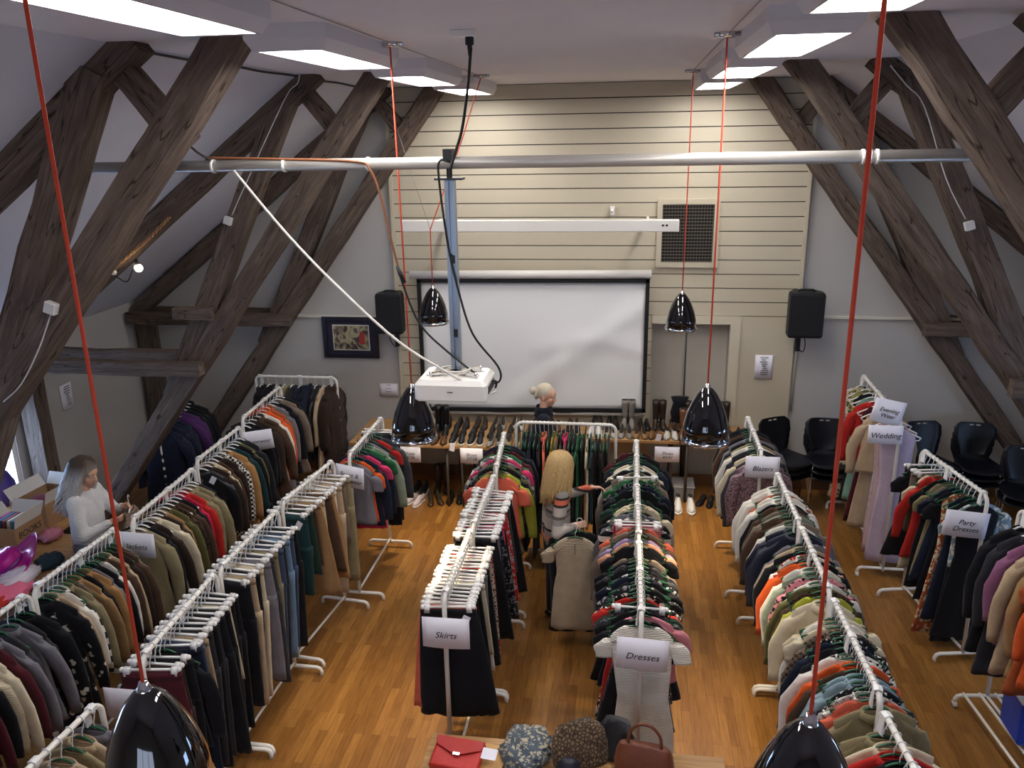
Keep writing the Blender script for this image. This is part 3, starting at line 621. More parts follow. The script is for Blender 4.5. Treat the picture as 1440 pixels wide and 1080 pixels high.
def garment(kind, mat, rng, hanger='g', Lg=None, t=.024, tagged=False, mat2=None):
    """returns (body mesh, [(part name, mesh)]) in hanger space"""
    parts = []; S = lambda n, m, mm=None: parts.append((n, m.mesh(n, mm or mat)))
    if kind in ('blouse', 'sweater', 'shirt', 'tee', 'jacket', 'blazer', 'coat', 'puffer', 'dress', 'sheath', 'gown', 'sleeveless', 'cardigan'):
        D = dict(blouse=(.66, .2, .225, .52), shirt=(.68, .21, .235, .52), sweater=(.6, .21, .22, .54), cardigan=(.66, .21, .225, .54), tee=(.6, .2, .215, .17), jacket=(.64, .215, .235, .56), blazer=(.7, .215, .23, .57), coat=(.92, .22, .27, .6), puffer=(.88, .235, .27, .6), dress=(.95, .19, .26, .16), sheath=(1.08, .19, .2, .14), gown=(1.27, .16, .215, 0), sleeveless=(.8, .17, .24, 0))[kind]
        L0 = (Lg or D[0])*rng.uniform(.9, 1.08); sh, hem, sl = D[1]*rng.uniform(.96, 1.03), D[2]*rng.uniform(.95, 1.08), D[3]
        if kind in ('dress', 'sheath', 'gown', 'sleeveless'): prof = [(0, sh), (.07, sh), (.16, sh*.93), (.36, sh*.82), (.55, sh*.98), (1, hem)]
        else: prof = [(0, sh), (.12, sh), (.3, sh*.95), (.6, sh*.97), (1, hem)]
        puff = .35 if kind == 'puffer' else 0
        if kind in ('coat',): t *= 1.25
        if kind == 'puffer': t *= 1.5
        neck = rng.uniform(.075, .12) if kind in ('blouse', 'tee', 'sweater', 'dress', 'sheath') else .078
        body = torso(L0, prof, t, min(.014, t*.6), rng, puff, neck).mesh(kind, mat)
        if sl:
            for s in (-1, 1): S('sleeve', sleeve(s, sh, sl*rng.uniform(.93, 1.05), t*.95, rng, puff, .075 if sl > .2 else .07, .048 if sl > .2 else .066, rng.uniform(.03, .075) if sl > .2 else .03))
        if kind in ('shirt', 'jacket', 'blazer', 'coat', 'puffer') or (kind in ('blouse', 'sweater', 'cardigan') and rng.random() < .5): S('collar', collar(.078, max(.024, t*.9), .035 if kind != 'puffer' else .06, rng), mat2)
        if kind in ('jacket', 'blazer', 'coat', 'puffer', 'cardigan', 'shirt'):
            mb = MB(); mb.box((.0, -t*1.08, -.13-L0*.45), (.028, .008, L0*.85)); S('front_placket', mb, mat2)
    elif kind in ('skirt', 'long_skirt', 'pleated_skirt', 'shorts'):
        L0 = Lg or {'skirt': .56, 'long_skirt': .82, 'pleated_skirt': .74, 'shorts': .4}[kind]*rng.uniform(.92, 1.08)
        w0 = rng.uniform(.16, .185); w1 = {'skirt': .2, 'long_skirt': .25, 'pleated_skirt': .25, 'shorts': .2}[kind]*rng.uniform(.95, 1.1)
        k = rng.uniform(3, 5) if kind != 'pleated_skirt' else 8.; ph = rng.uniform(0, 6); R = []
        for i in range(15):
            f = i/14; R.append(ring(w0+(w1-w0)*f**.8, t*(.6+.5*f), -.105-L0*f, fold=.016*f, k=k, ph=ph))
        body = MB().loft(R).mesh(kind, mat)
        S('waistband', MB().loft([ring(w0*1.02, t*.75, -.145), ring(w0*1.02, t*.75, -.1), ring(w0*.95, t*.55, -.098)]), mat2)
    else:  # trousers
        L0 = Lg or rng.uniform(.98, 1.08); w0 = rng.uniform(.17, .19)
        body = MB().loft([ring(w0+.02*i/7, t*(.8+.4*i/7), -.105-.3*i/7) for i in range(8)]).mesh(kind, mat)
        for s in (-1, 1):
            S('trouser_leg', MB().loft([ring(.104-.03*f, t*(1.15-.3*f), -.36-(L0-.26)*f, cx=s*(.1+.015*f), fold=.006, ph=rng.uniform(0, 6)) for f in np.linspace(0, 1, 12)]))
        S('waistband', MB().loft([ring(w0*1.02, t, -.14), ring(w0*1.02, t, -.1), ring(w0*.95, t*.7, -.098)]), mat2)
    for m_ in [body]+[q[1] for q in parts]: m_.transform(Matrix.Translation((0, 0, -DZH+.004)))
    parts.append(('hanger', H_MESH[hanger]))
    if tagged: parts.append(('price_tag', TAG_ME))
    return body, parts
KWORD = dict(blouse='blouse', sweater='sweater', shirt='shirt', tee='short-sleeved top', jacket='jacket', blazer='blazer', coat='coat', puffer='quilted coat', dress='dress', sheath='long dress', gown='evening gown', sleeveless='sleeveless dress', cardigan='cardigan', skirt='skirt', long_skirt='long skirt', pleated_skirt='pleated skirt', shorts='shorts', trousers='trousers', jeans='jeans')
KCAT = dict(tee='top', puffer='coat', sheath='dress', gown='dress', sleeveless='dress', long_skirt='skirt', pleated_skirt='skirt', jeans='trousers')
COL = dict(black='15151a', navy='191f31', white='e4ded2', cream='d6c8aa', beige='b9a284', tan='9c7a52', camel='a67c4e', brown='4c382a', dark_brown='332620', grey='77747a', dark_grey='3c3b40', light_grey='a5a3a4', charcoal='2c2c31', red='b92a24', burgundy='4e1a24', coral='dc6a52', pink='d98a94', hot_pink='d23a66', crimson='b81c44', orange='d95a26', rust='a8562e', yellow='c4a63c', olive='5d5a34', khaki='8e8262', sage='8a9580', light_blue='8ba0a8', blue='41597a', denim='3d4c63', pale_denim='6c86a0', teal='1c3a3e', green='2f6a42', dark_green='22382e', lavender='a08fb8', lilac='b9a9bd', mauve='8a5878', purple='4a2a5c', rose='b5999c', mint='7fa393', silver='b8b8ba', taupe='7d6f62', lime='a8ac3a', peach='d79a7c')
def cname(c): return c.replace('_', ' ')
PATW = dict(plain='', stripe='striped ', vstripe='striped ', check='checked ', floral='flowered ', leopard='spotted ', dots='dotted ', stars='star print ', snake='snake print ', sequin='sequined ', knit='knitted ', leather='leather ', satin='satin ')
ngar = 0
def hang(rname, items, p0, p1, z, group, endword='near', m0=.07, m1=.07, yaw=.0, defh='g', t=None, frm='from near end'):
    """items from near end to the far end: 'kind col [pat] [col2]' plus options h=, L=, t=, w (tag)"""
    global ngar
    p0, p1 = Vector((*p0, 0)), Vector((*p1, 0)); d = (p1-p0).normalized(); L = (p1-p0).length; n = len(items)
    rz = math.atan2(d.y, d.x)-PI/2
    sp = (L-m0-m1)/max(1, n-1)
    for i, it in enumerate(items):
        ngar += 1; rng = random.Random(ngar*31+5); w = it.split(); kind, col = w[0], w[1]; o = dict(q.split('=') for q in w[2:] if '=' in q); pw = [q for q in w[2:] if '=' not in q]
        pat = pw[0] if pw else 'plain'; col2 = COL[pw[1]] if len(pw) > 1 else None
        tk = float(o.get('t', t or min(.028, max(.014, sp*.36)))); mat = fabric(COL[col], pat, col2)
        h = o.get('h', defh if kind not in ('skirt', 'long_skirt', 'pleated_skirt', 'trousers', 'jeans', 'shorts') else 'c')
        me, parts = garment(kind, mat, rng, h, float(o['L']) if 'L' in o else None, tk, 'tag' in o or rng.random() < .05)
        p = p0+d*(m0+sp*i)
        nm = KWORD[kind].replace(' ', '_').replace('-', '_')
        g = link(nm, me, None, (p.x, p.y, z+R_HOOK), (rng.uniform(-.02, .02), rng.uniform(-.06, .06), rz+rng.uniform(-.13, .13)*min(1, sp/.07)+yaw))
        lw = (cname(col)+' '+(('and %s ' % cname(pw[1])) if len(pw) > 1 and pw[1] != col else '')+PATW[pat]+KWORD[kind])
        tag(g, '%s, %s %s of the %s' % (lw, ORD[i], frm, rname), KCAT.get(kind, kind), group)
        for pn, pm in parts:
            c = link(pn, pm, g)
            if pn == 'hanger': c['label'] = {'g': 'green plastic hanger', 'w': 'white plastic hanger', 'k': 'dark hanger', 'c': 'white clip hanger'}[h]
            if pn == 'price_tag': c.location = (.11, -tk-.006, -.2); c.rotation_euler = (0, .5, 0)
R_HOOK = -.008
SIZE_MB = MB().loft([[(x, y, z) for x, z in ((.02, -.01), (.022, .016), (0, .024), (-.022, .016), (-.032, -.09), (-.02, -.1), (-.019, .01), (0, .018), (.017, .012), (.017, -.01))] for y in (-.022, .022)])
def row(rname, x0, y0, x1, y1, z, lab, items, group, foot=True, rk=None, **k):
    rack('clothes_rack', x0, y0, x1, y1, z, lab, **(rk or {}))
    for q, e in ((.06, 'near'), (.55, 'middle'), (.93, 'far')):
        o = obj('size_marker', SIZE_MB, WHITE_PL, None, (x0+(x1-x0)*q, y0+(y1-y0)*q, z), (0, 0, math.atan2(y1-y0, x1-x0)-PI/2+(q-.5)*.3), smooth=False) if rname not in ('aisle end rack',) else None
        if o: tag(o, 'white plastic size marker hung over the rail of the %s, %s one' % (rname, e), 'size marker', 'size markers on the rails')
    hang(rname, items, (x0, y0), (x1, y1), z, group, **k)
S = lambda s: [q.strip() for q in s.split(',') if q.strip()]
# -- skirts row
row('front skirts rack', -1.12, 4.5, -1.12, 5.44, 1.5, 'white tube rack full of skirts with the Skirts sign', S('''
 long_skirt black t=.02 tag=1, pleated_skirt coral t=.02, skirt white tag=1 L=.5, long_skirt black L=.9, skirt dark_grey, long_skirt black L=.78, skirt grey snake black, skirt cream, long_skirt white L=.7, skirt burgundy,
 skirt grey, long_skirt black, skirt cream stripe red L=.62, skirt taupe, skirt navy, long_skirt brown snake cream L=.66, long_skirt red floral rose L=.86, skirt black'''), 'skirts on the front skirts rack', t=.017)
row('second skirts rack', -1.12, 5.48, -1.11, 6.46, 1.5, 'white tube rack of skirts behind the front skirts rack', S('''
 long_skirt black, skirt grey, skirt navy, long_skirt black leopard grey, skirt hot_pink, skirt black, long_skirt grey snake cream L=.7, skirt white, long_skirt red floral rose L=.8, skirt black, skirt dark_grey, skirt olive, long_skirt black, skirt coral, skirt black, skirt lilac'''), 'skirts on the second skirts rack', t=.018)
row('third skirts row rack', -1.12, 6.6, -1.18, 7.5, 1.5, 'white tube rack at the far end of the skirts row', S('''
 tee coral, blouse lime, sleeveless khaki floral rust, blouse black, blouse olive, blouse grey floral black, tee hot_pink, blouse white stripe grey, blouse green, blouse burgundy, blouse black, blouse navy'''), 'tops on the far rack of the skirts row')
# -- dresses row
row('front dresses rack', .12, 4.42, .11, 5.4, 1.5, 'white tube rack full of dresses with the Dresses sign', S('''
 sheath white knit L=1.3 t=.024, dress black, tee pink L=.5, sheath black L=1.2 h=g, dress black sequin grey h=c, dress dark_green, sheath red, dress black floral white, sheath black L=1.15, dress charcoal leopard light_grey, dress black, dress navy, dress black floral silver, dress black, sheath dark_grey, dress black, blouse taupe'''), 'dresses on the front dresses rack', t=.018)
row('second dresses rack', .11, 5.44, .1, 6.4, 1.5, 'white tube rack of dresses behind the front dresses rack', S('''
 dress black, sheath peach L=1.05, dress lavender, dress brown, blouse taupe, dress coral, skirt pink floral rose, skirt crimson, dress white stripe black, sweater grey knit, dress black, dress cream L=.9, blouse cream, dress black, dress dark_green'''), 'dresses on the second dresses rack', t=.02)
row('third dresses rack', .1, 6.45, .1, 7.43, 1.5, 'white tube rack at the far end of the dresses row', S('''
 dress black, dress navy, dress black leopard grey, dress green, skirt green floral cream, coat taupe, dress black, jacket white, blouse cream, dress navy, dress dark_green, blazer black, dress burgundy'''), 'dresses on the third dresses rack', t=.021)
# -- blouses row
row('nearest blouse rack', 1.38, 2.75, 1.31, 3.72, 1.5, 'nearest white tube rack of the blouse row', S('''
 blouse black, blouse white, blouse black floral white, blouse black, blouse black floral white t=.025, blouse white floral black, blouse lilac, blouse lilac sequin white, blouse beige, jacket cream, jacket black, coat red, jacket cream, jacket khaki'''), 'blouses on the nearest blouse rack', t=.022)
row('second blouse rack', 1.33, 3.8, 1.3, 4.77, 1.5, 'white tube rack of blouses, second in the blouse row', S('''
 jacket khaki t=.02, blouse coral t=.016, blouse silver sequin white, blouse black dots white, blouse light_blue, blouse light_blue, blouse brown, sweater orange, blouse white, blouse white leopard black L=.75, blouse black, blouse navy, blouse black dots white, blouse brown check taupe, tee cream, blouse white, tee cream'''), 'blouses on the second blouse rack', t=.019)
row('third blouse rack', 1.3, 4.82, 1.29, 5.74, 1.5, 'white tube rack of blouses, third in the blouse row', S('''
 blouse cream, blouse lime, blouse brown leopard dark_brown L=.8, blouse olive, blouse white, blouse pink floral black, shirt sage, blouse white, blouse orange, blouse black, blouse white floral red, shirt black, shirt beige, blouse grey'''), 'blouses on the third blouse rack', t=.021)
row('fourth blouse rack', 1.29, 5.78, 1.28, 6.75, 1.5, 'white tube rack of blouses, fourth in the blouse row', S('''
 shirt navy satin L=.78, shirt navy satin, blouse white, shirt taupe L=.75, blouse brown, cardigan sage L=.8, blouse taupe, blouse brown, blouse black, shirt white L=.78, blouse white, blouse rust, jacket white, shirt white'''), 'blouses on the fourth blouse rack', t=.021)
row('blazers rack', 1.22, 7.2, 1.22, 8.2, 1.5, 'white tube rack of blazers with the Blazers sign', S('''
 blazer mauve sequin rose t=.026, blazer dark_grey, jacket cream, blazer black, blazer charcoal, jacket white, blazer khaki, blazer black, blazer grey, blazer black, blazer brown, blazer black, coat black'''), 'blazers on the blazers rack', t=.024)
# -- evening wear, party dresses, right rack
row('evening wear rack', 2.56, 7.75, 2.6, 9.3, 1.66, 'tall white wheeled rack with the Evening Wear and Wedding signs', S('''
 gown lilac satin t=.045 L=1.45 h=w, gown rose satin t=.04 L=1.4 h=w, gown rose floral lilac h=w L=1.3 t=.04, jacket beige t=.035 h=w, gown beige h=w, gown burgundy h=w L=1.25, jacket red h=w, gown mint h=w, gown black h=w, gown khaki floral lime h=w, gown cream floral olive h=w'''), 'gowns on the evening wear rack', rk=dict(wheels=True), t=.032, m0=.06)
row('party dresses rack', 2.84, 6.42, 2.66, 7.42, 1.5, 'white tube rack with the Party Dresses sign', S('''
 gown black L=1.25, tee light_blue floral white, gown black L=1.25 t=.026, gown navy L=1.2, gown rust floral cream L=1.25, dress black L=1.0, dress navy L=.95, sheath taupe, dress khaki, sheath black, blouse red L=.8, dress cream, skirt brown, skirt taupe, dress black, skirt charcoal'''), 'party dresses on the right rack', t=.021)
row('right edge rack', 2.93, 4.4, 2.8, 5.82, 1.68, 'white wheeled rack with shoe bars at the right edge', S('''
 gown black t=.04 L=1.2, coat black t=.035 L=1.05, coat black L=1.0, gown black t=.035 L=1.2, sweater red t=.035 L=.75, jacket orange t=.04 L=.8, dress rust, coat tan t=.035 L=.95, coat beige L=.9, cardigan mauve t=.035 L=.85, coat charcoal L=1.1, coat black L=1.05'''), 'long clothes on the right edge rack', rk=dict(wheels=True, bars=True), defh='w', t=.03, m0=.12)
# -- left rows
row('nearest tops rack', -3.84, 3.25, -3.82, 4.24, 1.5, 'nearest white tube rack at the left edge', S('''
 sweater black, sweater burgundy, blouse hot_pink, sweater burgundy, sweater black, sweater cream knit L=.62 t=.03, sweater cream, sweater burgundy, jacket grey, cardigan dark_grey L=.7, jacket grey, sweater charcoal, coat black stars white L=.85'''), 'tops on the nearest left rack', t=.024)
row('second tops rack', -3.82, 4.28, -3.8, 5.18, 1.5, 'white tube rack of jackets and tops before the jackets rack at the left', S('''
 coat black stars white L=.85 t=.02, sweater beige, blouse white, blouse white stripe black, jacket khaki, blouse taupe, jacket tan, sweater black, jacket camel, sweater grey, jacket black, blouse white, jacket brown, coat beige, sweater dark_brown, coat brown, cardigan taupe knit'''), 'tops on the second left rack', t=.018)
row('front jackets rack', -3.76, 5.3, -3.8, 6.34, 1.5, 'white tube rack with the Jackets sign', S('''
 coat khaki t=.026 L=.8 h=w, jacket black h=w, jacket dark_brown h=w, jacket cream h=w L=.72, jacket dark_brown h=w, coat tan h=w, jacket olive h=w, jacket brown leopard black h=w, jacket brown h=w, jacket black h=w, jacket crimson h=w, jacket red h=w, jacket khaki h=w, jacket khaki h=w, jacket charcoal h=w'''), 'jackets on the front jackets rack', t=.024)
row('second jackets rack', -3.87, 6.5, -3.88, 7.42, 1.5, 'white tube rack of jackets behind the front jackets rack', S('''
 jacket black leather, jacket dark_brown, jacket cream floral tan, jacket brown, jacket dark_brown, coat white check black, coat camel L=.85, jacket teal, jacket black, jacket olive, jacket charcoal'''), 'jackets on the second jackets rack', t=.025, defh='w')
row('outerwear rack', -3.95, 7.6, -4.02, 8.75, 1.52, 'white tube rack with the Outerwear sign', S('''
 coat black L=.95, coat black L=1.0, puffer dark_brown L=1.05, puffer brown L=1.0, coat white L=.8, puffer orange L=.9, puffer rust L=.85, coat grey L=1.0, coat black, coat taupe, coat black'''), 'coats on the outerwear rack', t=.028, defh='w')
row('end wall coat rack', -4.54, 9.2, -3.5, 9.2, 1.5, 'white tube rack of dark coats standing along the end wall', S('''
 coat black t=.04, coat black, coat dark_grey, coat khaki, coat charcoal, coat navy, puffer navy, coat black leather, coat beige, puffer dark_brown t=.045 L=.95'''), 'coats on the rack along the end wall', defh='w', frm='from left end', t=.03)
row('dark coat rack', -5.0, 7.75, -5.2, 8.75, 1.4, 'white tube rack of dark coats behind the middle left timber', S('''
 puffer navy t=.04, coat navy t=.04, puffer navy, coat teal stripe navy, coat purple, puffer purple, coat black, coat black, puffer black'''), 'dark coats behind the left timber', defh='w', t=.035)
# -- trousers row
row('front trouser rack', -2.68, 3.66, -2.72, 4.62, 1.5, 'nearest white tube rack of the trouser row', S('''
 trousers burgundy L=1.0, trousers dark_brown, trousers black, blouse black h=g, trousers navy, jeans denim L=1.05, skirt beige, trousers charcoal, trousers black, trousers charcoal, trousers black, trousers black L=1.1, skirt cream, trousers black, trousers black'''), 'trousers on the front trouser rack', t=.02)
row('second trouser rack', -2.72, 4.67, -2.7, 5.6, 1.5, 'white tube rack of trousers, second in the trouser row', S('''
 trousers black, trousers beige L=1.05, trousers black, trousers cream L=1.08, trousers grey, trousers dark_grey, trousers khaki L=.9, jeans denim, trousers charcoal, jeans pale_denim, jeans denim, trousers black'''), 'trousers on the second trouser rack', t=.022)
row('far trouser rack', -2.72, 5.72, -2.62, 6.64, 1.5, 'white tube rack at the far end of the trouser row', S('''
 jeans teal L=.7, skirt dark_green, shorts brown L=.5, long_skirt tan, skirt cream, long_skirt brown L=.7, long_skirt camel, skirt white, trousers beige, skirt taupe, trousers khaki'''), 'skirts and trousers on the far trouser rack', t=.024)
row('sportswear rack', -2.52, 6.78, -2.52, 7.84, 1.5, 'white tube rack with the Sport and Swimwear sign', S('''
 tee grey L=.6 t=.024, tee orange, shirt navy, tee hot_pink L=.7, cardigan navy, tee green, jacket sage, cardigan grey, blouse charcoal, tee red, jacket dark_grey, cardigan black, trousers black, trousers black'''), 'sportswear on the sports rack', t=.024)
row('bottom left rack', -2.76, 2.3, -2.69, 3.3, 1.5, 'white tube rack in the bottom left corner', S('''
 jacket black, blouse black, jacket brown, blouse burgundy, blouse dark_green, blouse rust, jacket brown, blouse grey, jacket beige, blouse khaki, jacket beige, blouse grey'''), 'clothes on the bottom left rack', t=.024)
# -- rack across the aisle end
row('aisle end rack', -1.1, 7.76, -.1, 7.76, 1.52, 'white tube rack standing across the far end of the middle aisle', S('''
 gown navy, gown black, dress navy, gown black, dress black, blouse coral, gown black, dress yellow, dress tan, dress black, blouse hot_pink L=.5, gown dark_green, dress black, dress green, gown black, dress cream, dress teal, gown black, dress black, gown khaki sequin tan, gown black'''), 'dresses on the rack across the aisle', frm='from left end', t=.014, defh='g')
# ------------------------------------------------------------------ tables
def table(x0, x1, y0, y1, z, lab, legs=True):
    r = empty('table', ((x0+x1)/2, (y0+y1)/2, 0)); tag(r, lab, 'table'); w, d = x1-x0, y1-y0
    bev(obj('tabletop', MB().box((0, 0, z-.018), (w, d, .036)), tablewood(), r), .004)
    for sx in (-1, 1):
        for sy in (-1, 1): obj('leg', MB().tube([(sx*(w/2-.08), sy*(d/2-.06), 0), (sx*(w/2-.08), sy*(d/2-.06), z-.036)], .018, 8), plain('table_leg', '5b5650', .4, .5), r)
    obj('apron', MB().box((0, 0, z-.065), (w-.2, .03, .06)), plain('table_leg', '5b5650', .4, .5), r, smooth=False); return r
TZ = .8
table(-3.28, -2.02, 8.86, 9.74, TZ, 'left wooden shoe table against the end wall, behind the sports rack')
table(-2.0, -.5, 8.86, 9.74, TZ, 'middle wooden shoe table under the projection screen')
table(-.48, .62, 9.26, 9.86, TZ, 'wooden shoe table behind the rack across the aisle')
table(.64, 1.45, 9.26, 9.86, TZ, 'right end shoe table before the door recess')
# ------------------------------------------------------------------ shoes
def shoe_mesh(kind, key, up, sole, inside='2b231d'):
    L = .27; st = np.linspace(0, 1, 13); mb = MB()
    W = lambda f: float(np.interp(f, [0, .04, .15, .35, .55, .72, .88, .96, 1], [.02, .045, .06, .062, .075, .086, .07, .045, .012] if kind != 'pump' else [.025, .05, .062, .06, .074, .084, .064, .04, .012]))
    hh = dict(sneaker=([0, .05, .3, .5, .7, .9, 1], [.03, .085, .09, .085, .06, .045, .03]), pump=([0, .05, .3, .5, .7, .9, 1], [.03, .06, .036, .034, .04, .032, .015]), loafer=([0, .05, .3, .5, .7, .9, 1], [.03, .062, .055, .06, .048, .038, .02]), boot=([0, .05, .3, .5, .7, .9, 1], [.05, .1, .12, .1, .065, .048, .025]), sandal=([0, .05, .3, .5, .7, .9, 1], [.02, .03, .02, .03, .04, .03, .018]))[kind]
    rise = dict(sneaker=0, pump=.048, loafer=.012, boot=.03, sandal=.035)[kind]; s0 = dict(sneaker=.028, pump=.006, loafer=.01, boot=.014, sandal=.012)[kind]
    Z = lambda f: rise*max(0, 1-f/.62)**.9
    def sec(f, zb, h, k=1.):
        w = W(f)/2*k; return [((f-.5)*L, w*math.cos(2*PI*j/12), zb+Z(f)+(h*math.sin(2*PI*j/12) if math.sin(2*PI*j/12) > 0 else 0)) for j in range(12)]
    mb.loft([sec(f, s0, float(np.interp(f, *hh))) for f in st], 0)
    mb.loft([[(x*1.02, y*1.06, zb) for (x, y, _), zb in ((p, q) for p, q in zip(sec(f, 0, 0), [Z(f)+(0 if j > 6 else s0*1.1) for j in range(12)]))] for f in st], 1)
    if rise > .02: mb.box((-.105, 0, (rise+s0)/2), (.022 if kind == 'pump' else .045, .02 if kind == 'pump' else .045, rise+s0), 1, taper=1.6)
    if kind != 'boot':
        c0, c1 = {'pump': (.06, .66), 'sneaker': (.06, .38), 'loafer': (.06, .46), 'sandal': (.1, .6)}[kind]
        R = []
        for f in np.linspace(c0, c1, 7):
            q = (f-c0)/(c1-c0); ww = W(f)*.36*math.sin(PI*min(max(q, .06), .94))**.5; zt = s0+Z(f)+float(np.interp(f, *hh))
            R.append([((f-.5)*L, -ww, zt*.995), ((f-.5)*L, ww, zt*.995), ((f-.5)*L, ww, zt+.003), ((f-.5)*L, -ww, zt+.003)])
        mb.loft(R, 2)
    else:
        mb.loft([[(-.055+(.045+.012*q)*math.cos(2*PI*j/12)+(.01 if q < .2 else 0), (.036+.012*q)*math.sin(2*PI*j/12), .07+.03+q*.24) for j in range(12)] for q in np.linspace(0, 1, 6)], 0)
        mb.lathe([(0, .341), (.042, .341), (.044, .335)], 12, 2, (-.055, 0, 0))
    return mb.mesh(key, [plain('shoe_'+up, up, .4, noise=.1), plain('sole_'+sole, sole, .6), plain('shoe_in_'+inside, inside, .8)])
SHK = dict(black_pump=('pump', '121214', '0c0c0d'), gold_pump=('pump', 'a98f5e', '4d3d22'), tan_pump=('pump', '96714a', '5a4028'), brown_pump=('pump', '43301f', '241a12'), grey_pump=('pump', '8d8880', '4a453e'), silver_pump=('pump', 'b9b4a6', '5d584e'),
 black_sneaker=('sneaker', '1b1b1e', 'd9d5cd'), white_sneaker=('sneaker', 'd9d7d4', 'efece6'), pink_trimmed_sneaker=('sneaker', 'd2c3c6', 'e8e4e2'), black_loafer=('loafer', '17161a', '0f0f10'), brown_loafer=('loafer', '5a3d26', '2c1e14'), moccasin=('loafer', '7a5634', '3a281a'), white_ballerina=('loafer', 'd5cfc4', '7a705f'),
 beige_sandal=('sandal', 'c9ab7f', '6a5236'), black_sandal=('sandal', '1a181a', '141214'), black_boot=('boot', '131315', '0c0c0d'), dark_brown_boot=('boot', '33261d', '1a130e'), grey_boot=('boot', '87807a', '3a3632'), rust_boot=('boot', '72482a', '2a1c12'), snake_pump=('pump', '8a857c', '1e1c1a'))
SHM = {k: shoe_mesh(v[0], k+'_mesh', v[1], v[2]) for k, v in SHK.items()}
def pair(kind, x, y, z, where, a=-PI/2, gap=.1, spread=.12, tilt=0., group='shoes on the shoe tables'):
    rng = random.Random(int(x*100+y*37)); nm = kind.replace('_trimmed', ''); out = []
    for s in (-1, 1):
        an = a+s*spread*rng.uniform(.4, 1); cx, cy = x+math.cos(a+PI/2)*s*gap/2*(1 if True else 0), y+math.sin(a+PI/2)*s*gap/2
        o = link(nm, SHM[kind], None, (cx, cy, z), (0, tilt, an)); side = 'left' if (cx < x) == True else 'right'
        tag(o, '%s, %s shoe, %s' % (kind.replace('_', ' '), side, where), 'shoe', group); out.append(o)
    return out
front = 'black_pump brown_loafer black_sneaker black_sneaker snake_pump gold_pump tan_pump silver_pump black_sneaker'.split()
for i, k in enumerate(front): pair(k, -2.42+.222*i, 8.99, TZ, '%s pair from left, front row under the screen' % ORD[i])
back = 'black_boot black_boot black_pump black_loafer black_pump brown_pump black_sandal black_pump black_sandal'.split()
for i, k in enumerate(back): pair(k, -2.46+.222*i, 9.28, TZ, '%s pair from left, back row under the screen' % ORD[i])
far = 'black_pump black_loafer brown_pump grey_pump silver_pump black_sandal brown_loafer black_pump'.split()
for i, k in enumerate(far): pair(k, -2.36+.23*i+.1, 9.56, TZ, '%s pair from left against the end wall' % ORD[i])
fr = 'white_sneaker silver_pump grey_pump tan_pump moccasin white_ballerina rust_boot beige_sandal black_loafer beige_sandal black_pump'.split()
xs = [-.37, -.19, -.01, .17, .35, .53, .71, .87, 1.03, 1.19, 1.36]
for i, k in enumerate(fr): pair(k, xs[i], 9.41, TZ, '%s pair from left, front row of the right tables' % ORD[i], gap=.09)
bk = 'grey_pump black_pump grey_boot black_loafer dark_brown_boot brown_loafer dark_brown_boot black_boot dark_brown_boot'.split()
for i, k in enumerate(bk): pair(k, -.36+.19*i, 9.71, TZ, '%s pair from left, back row of the right tables' % ORD[i], gap=.09)
FL = 'shoes on the floor under the tables'
for k, px, py, a, w in (('pink_trimmed_sneaker', 584, 708, -1.9, 'nearest the sports rack on the floor'), ('black_sneaker', 592, 692, -1.7, 'behind the white and pink sneakers on the floor'), ('brown_pump', 612, 706, -1.2, 'in the middle on the floor left of the skirts row'), ('dark_brown_boot', 622, 690, -1.4, 'farthest back on the floor under the middle table'), ('black_loafer', 640, 704, -1.5, 'right of the brown pumps on the floor'), ('black_sandal', 992, 708, -1.9, 'on the floor right of the white sneakers')):
    p = atz(px, py, 0); pair(k, p[0], p[1], 0, w, a, .11, group=FL)
p = atz(962, 717, 0)
for o in pair('white_sneaker', p[0], p[1], 0, 'standing on the floor before the plastic box', -PI/2, .15, .05, group=FL):
    o.scale = (1.25, 1.25, 1.25)
    mb = MB()
    for i in range(4): mb.box((.0+.022*i, 0, .094-.008*i), (.006, .05, .005))
    obj('laces', mb, WHITE_PL, o, smooth=False); obj('toe_patch', MB().ball((.085, 0, .05), (.03, .03, .022)), plain('sneaker_grey', '8d8d92', .6), o)
r = empty('plastic_box', atz(955, 702, 0)); r.location.y += .12; tag(r, 'grey plastic box standing behind the white sneakers', 'box')
mb = MB(); mb.box((0, 0, .08), (.34, .3, .16)); bev(obj('body', mb, plain('box_grey', '8d8b88', .25), r), .01); bev(obj('lid', MB().box((0, 0, .17), (.36, .32, .02)), plain('box_lid', 'a6a4a2', .2), r), .006)
r = empty('price_card', atz(945, 722, .0)); tag(r, 'white price card lying beside the white sneakers', 'card'); obj('card', MB().box((0, 0, .06), (.07, .004, .12), 0, Matrix.Rotation(.3, 3, 'X')), PAPER, r, smooth=False)
r = empty('pole', (aty(963, 548, 9.7)[0], 9.8, 0)); tag(r, 'thin black pole with a black bag leaning in the door recess', 'pole')
obj('shaft', MB().tube([(0, 0, 0), (0, .05, 1.98)], .01, 8), BLACK_PL, r)
mb = MB(); mb.loft([[(-.05+.02*math.cos(a)+x, .05*math.sin(a)-.05, z) for a, x in ((q, w*math.cos(q)) for q in np.linspace(0, 2*PI, 13)[:-1])] for z, w in ((.88, .07), (1.0, .09), (1.12, .06), (1.2, .09))]); obj('bag', mb, fabric(COL['black']), r)
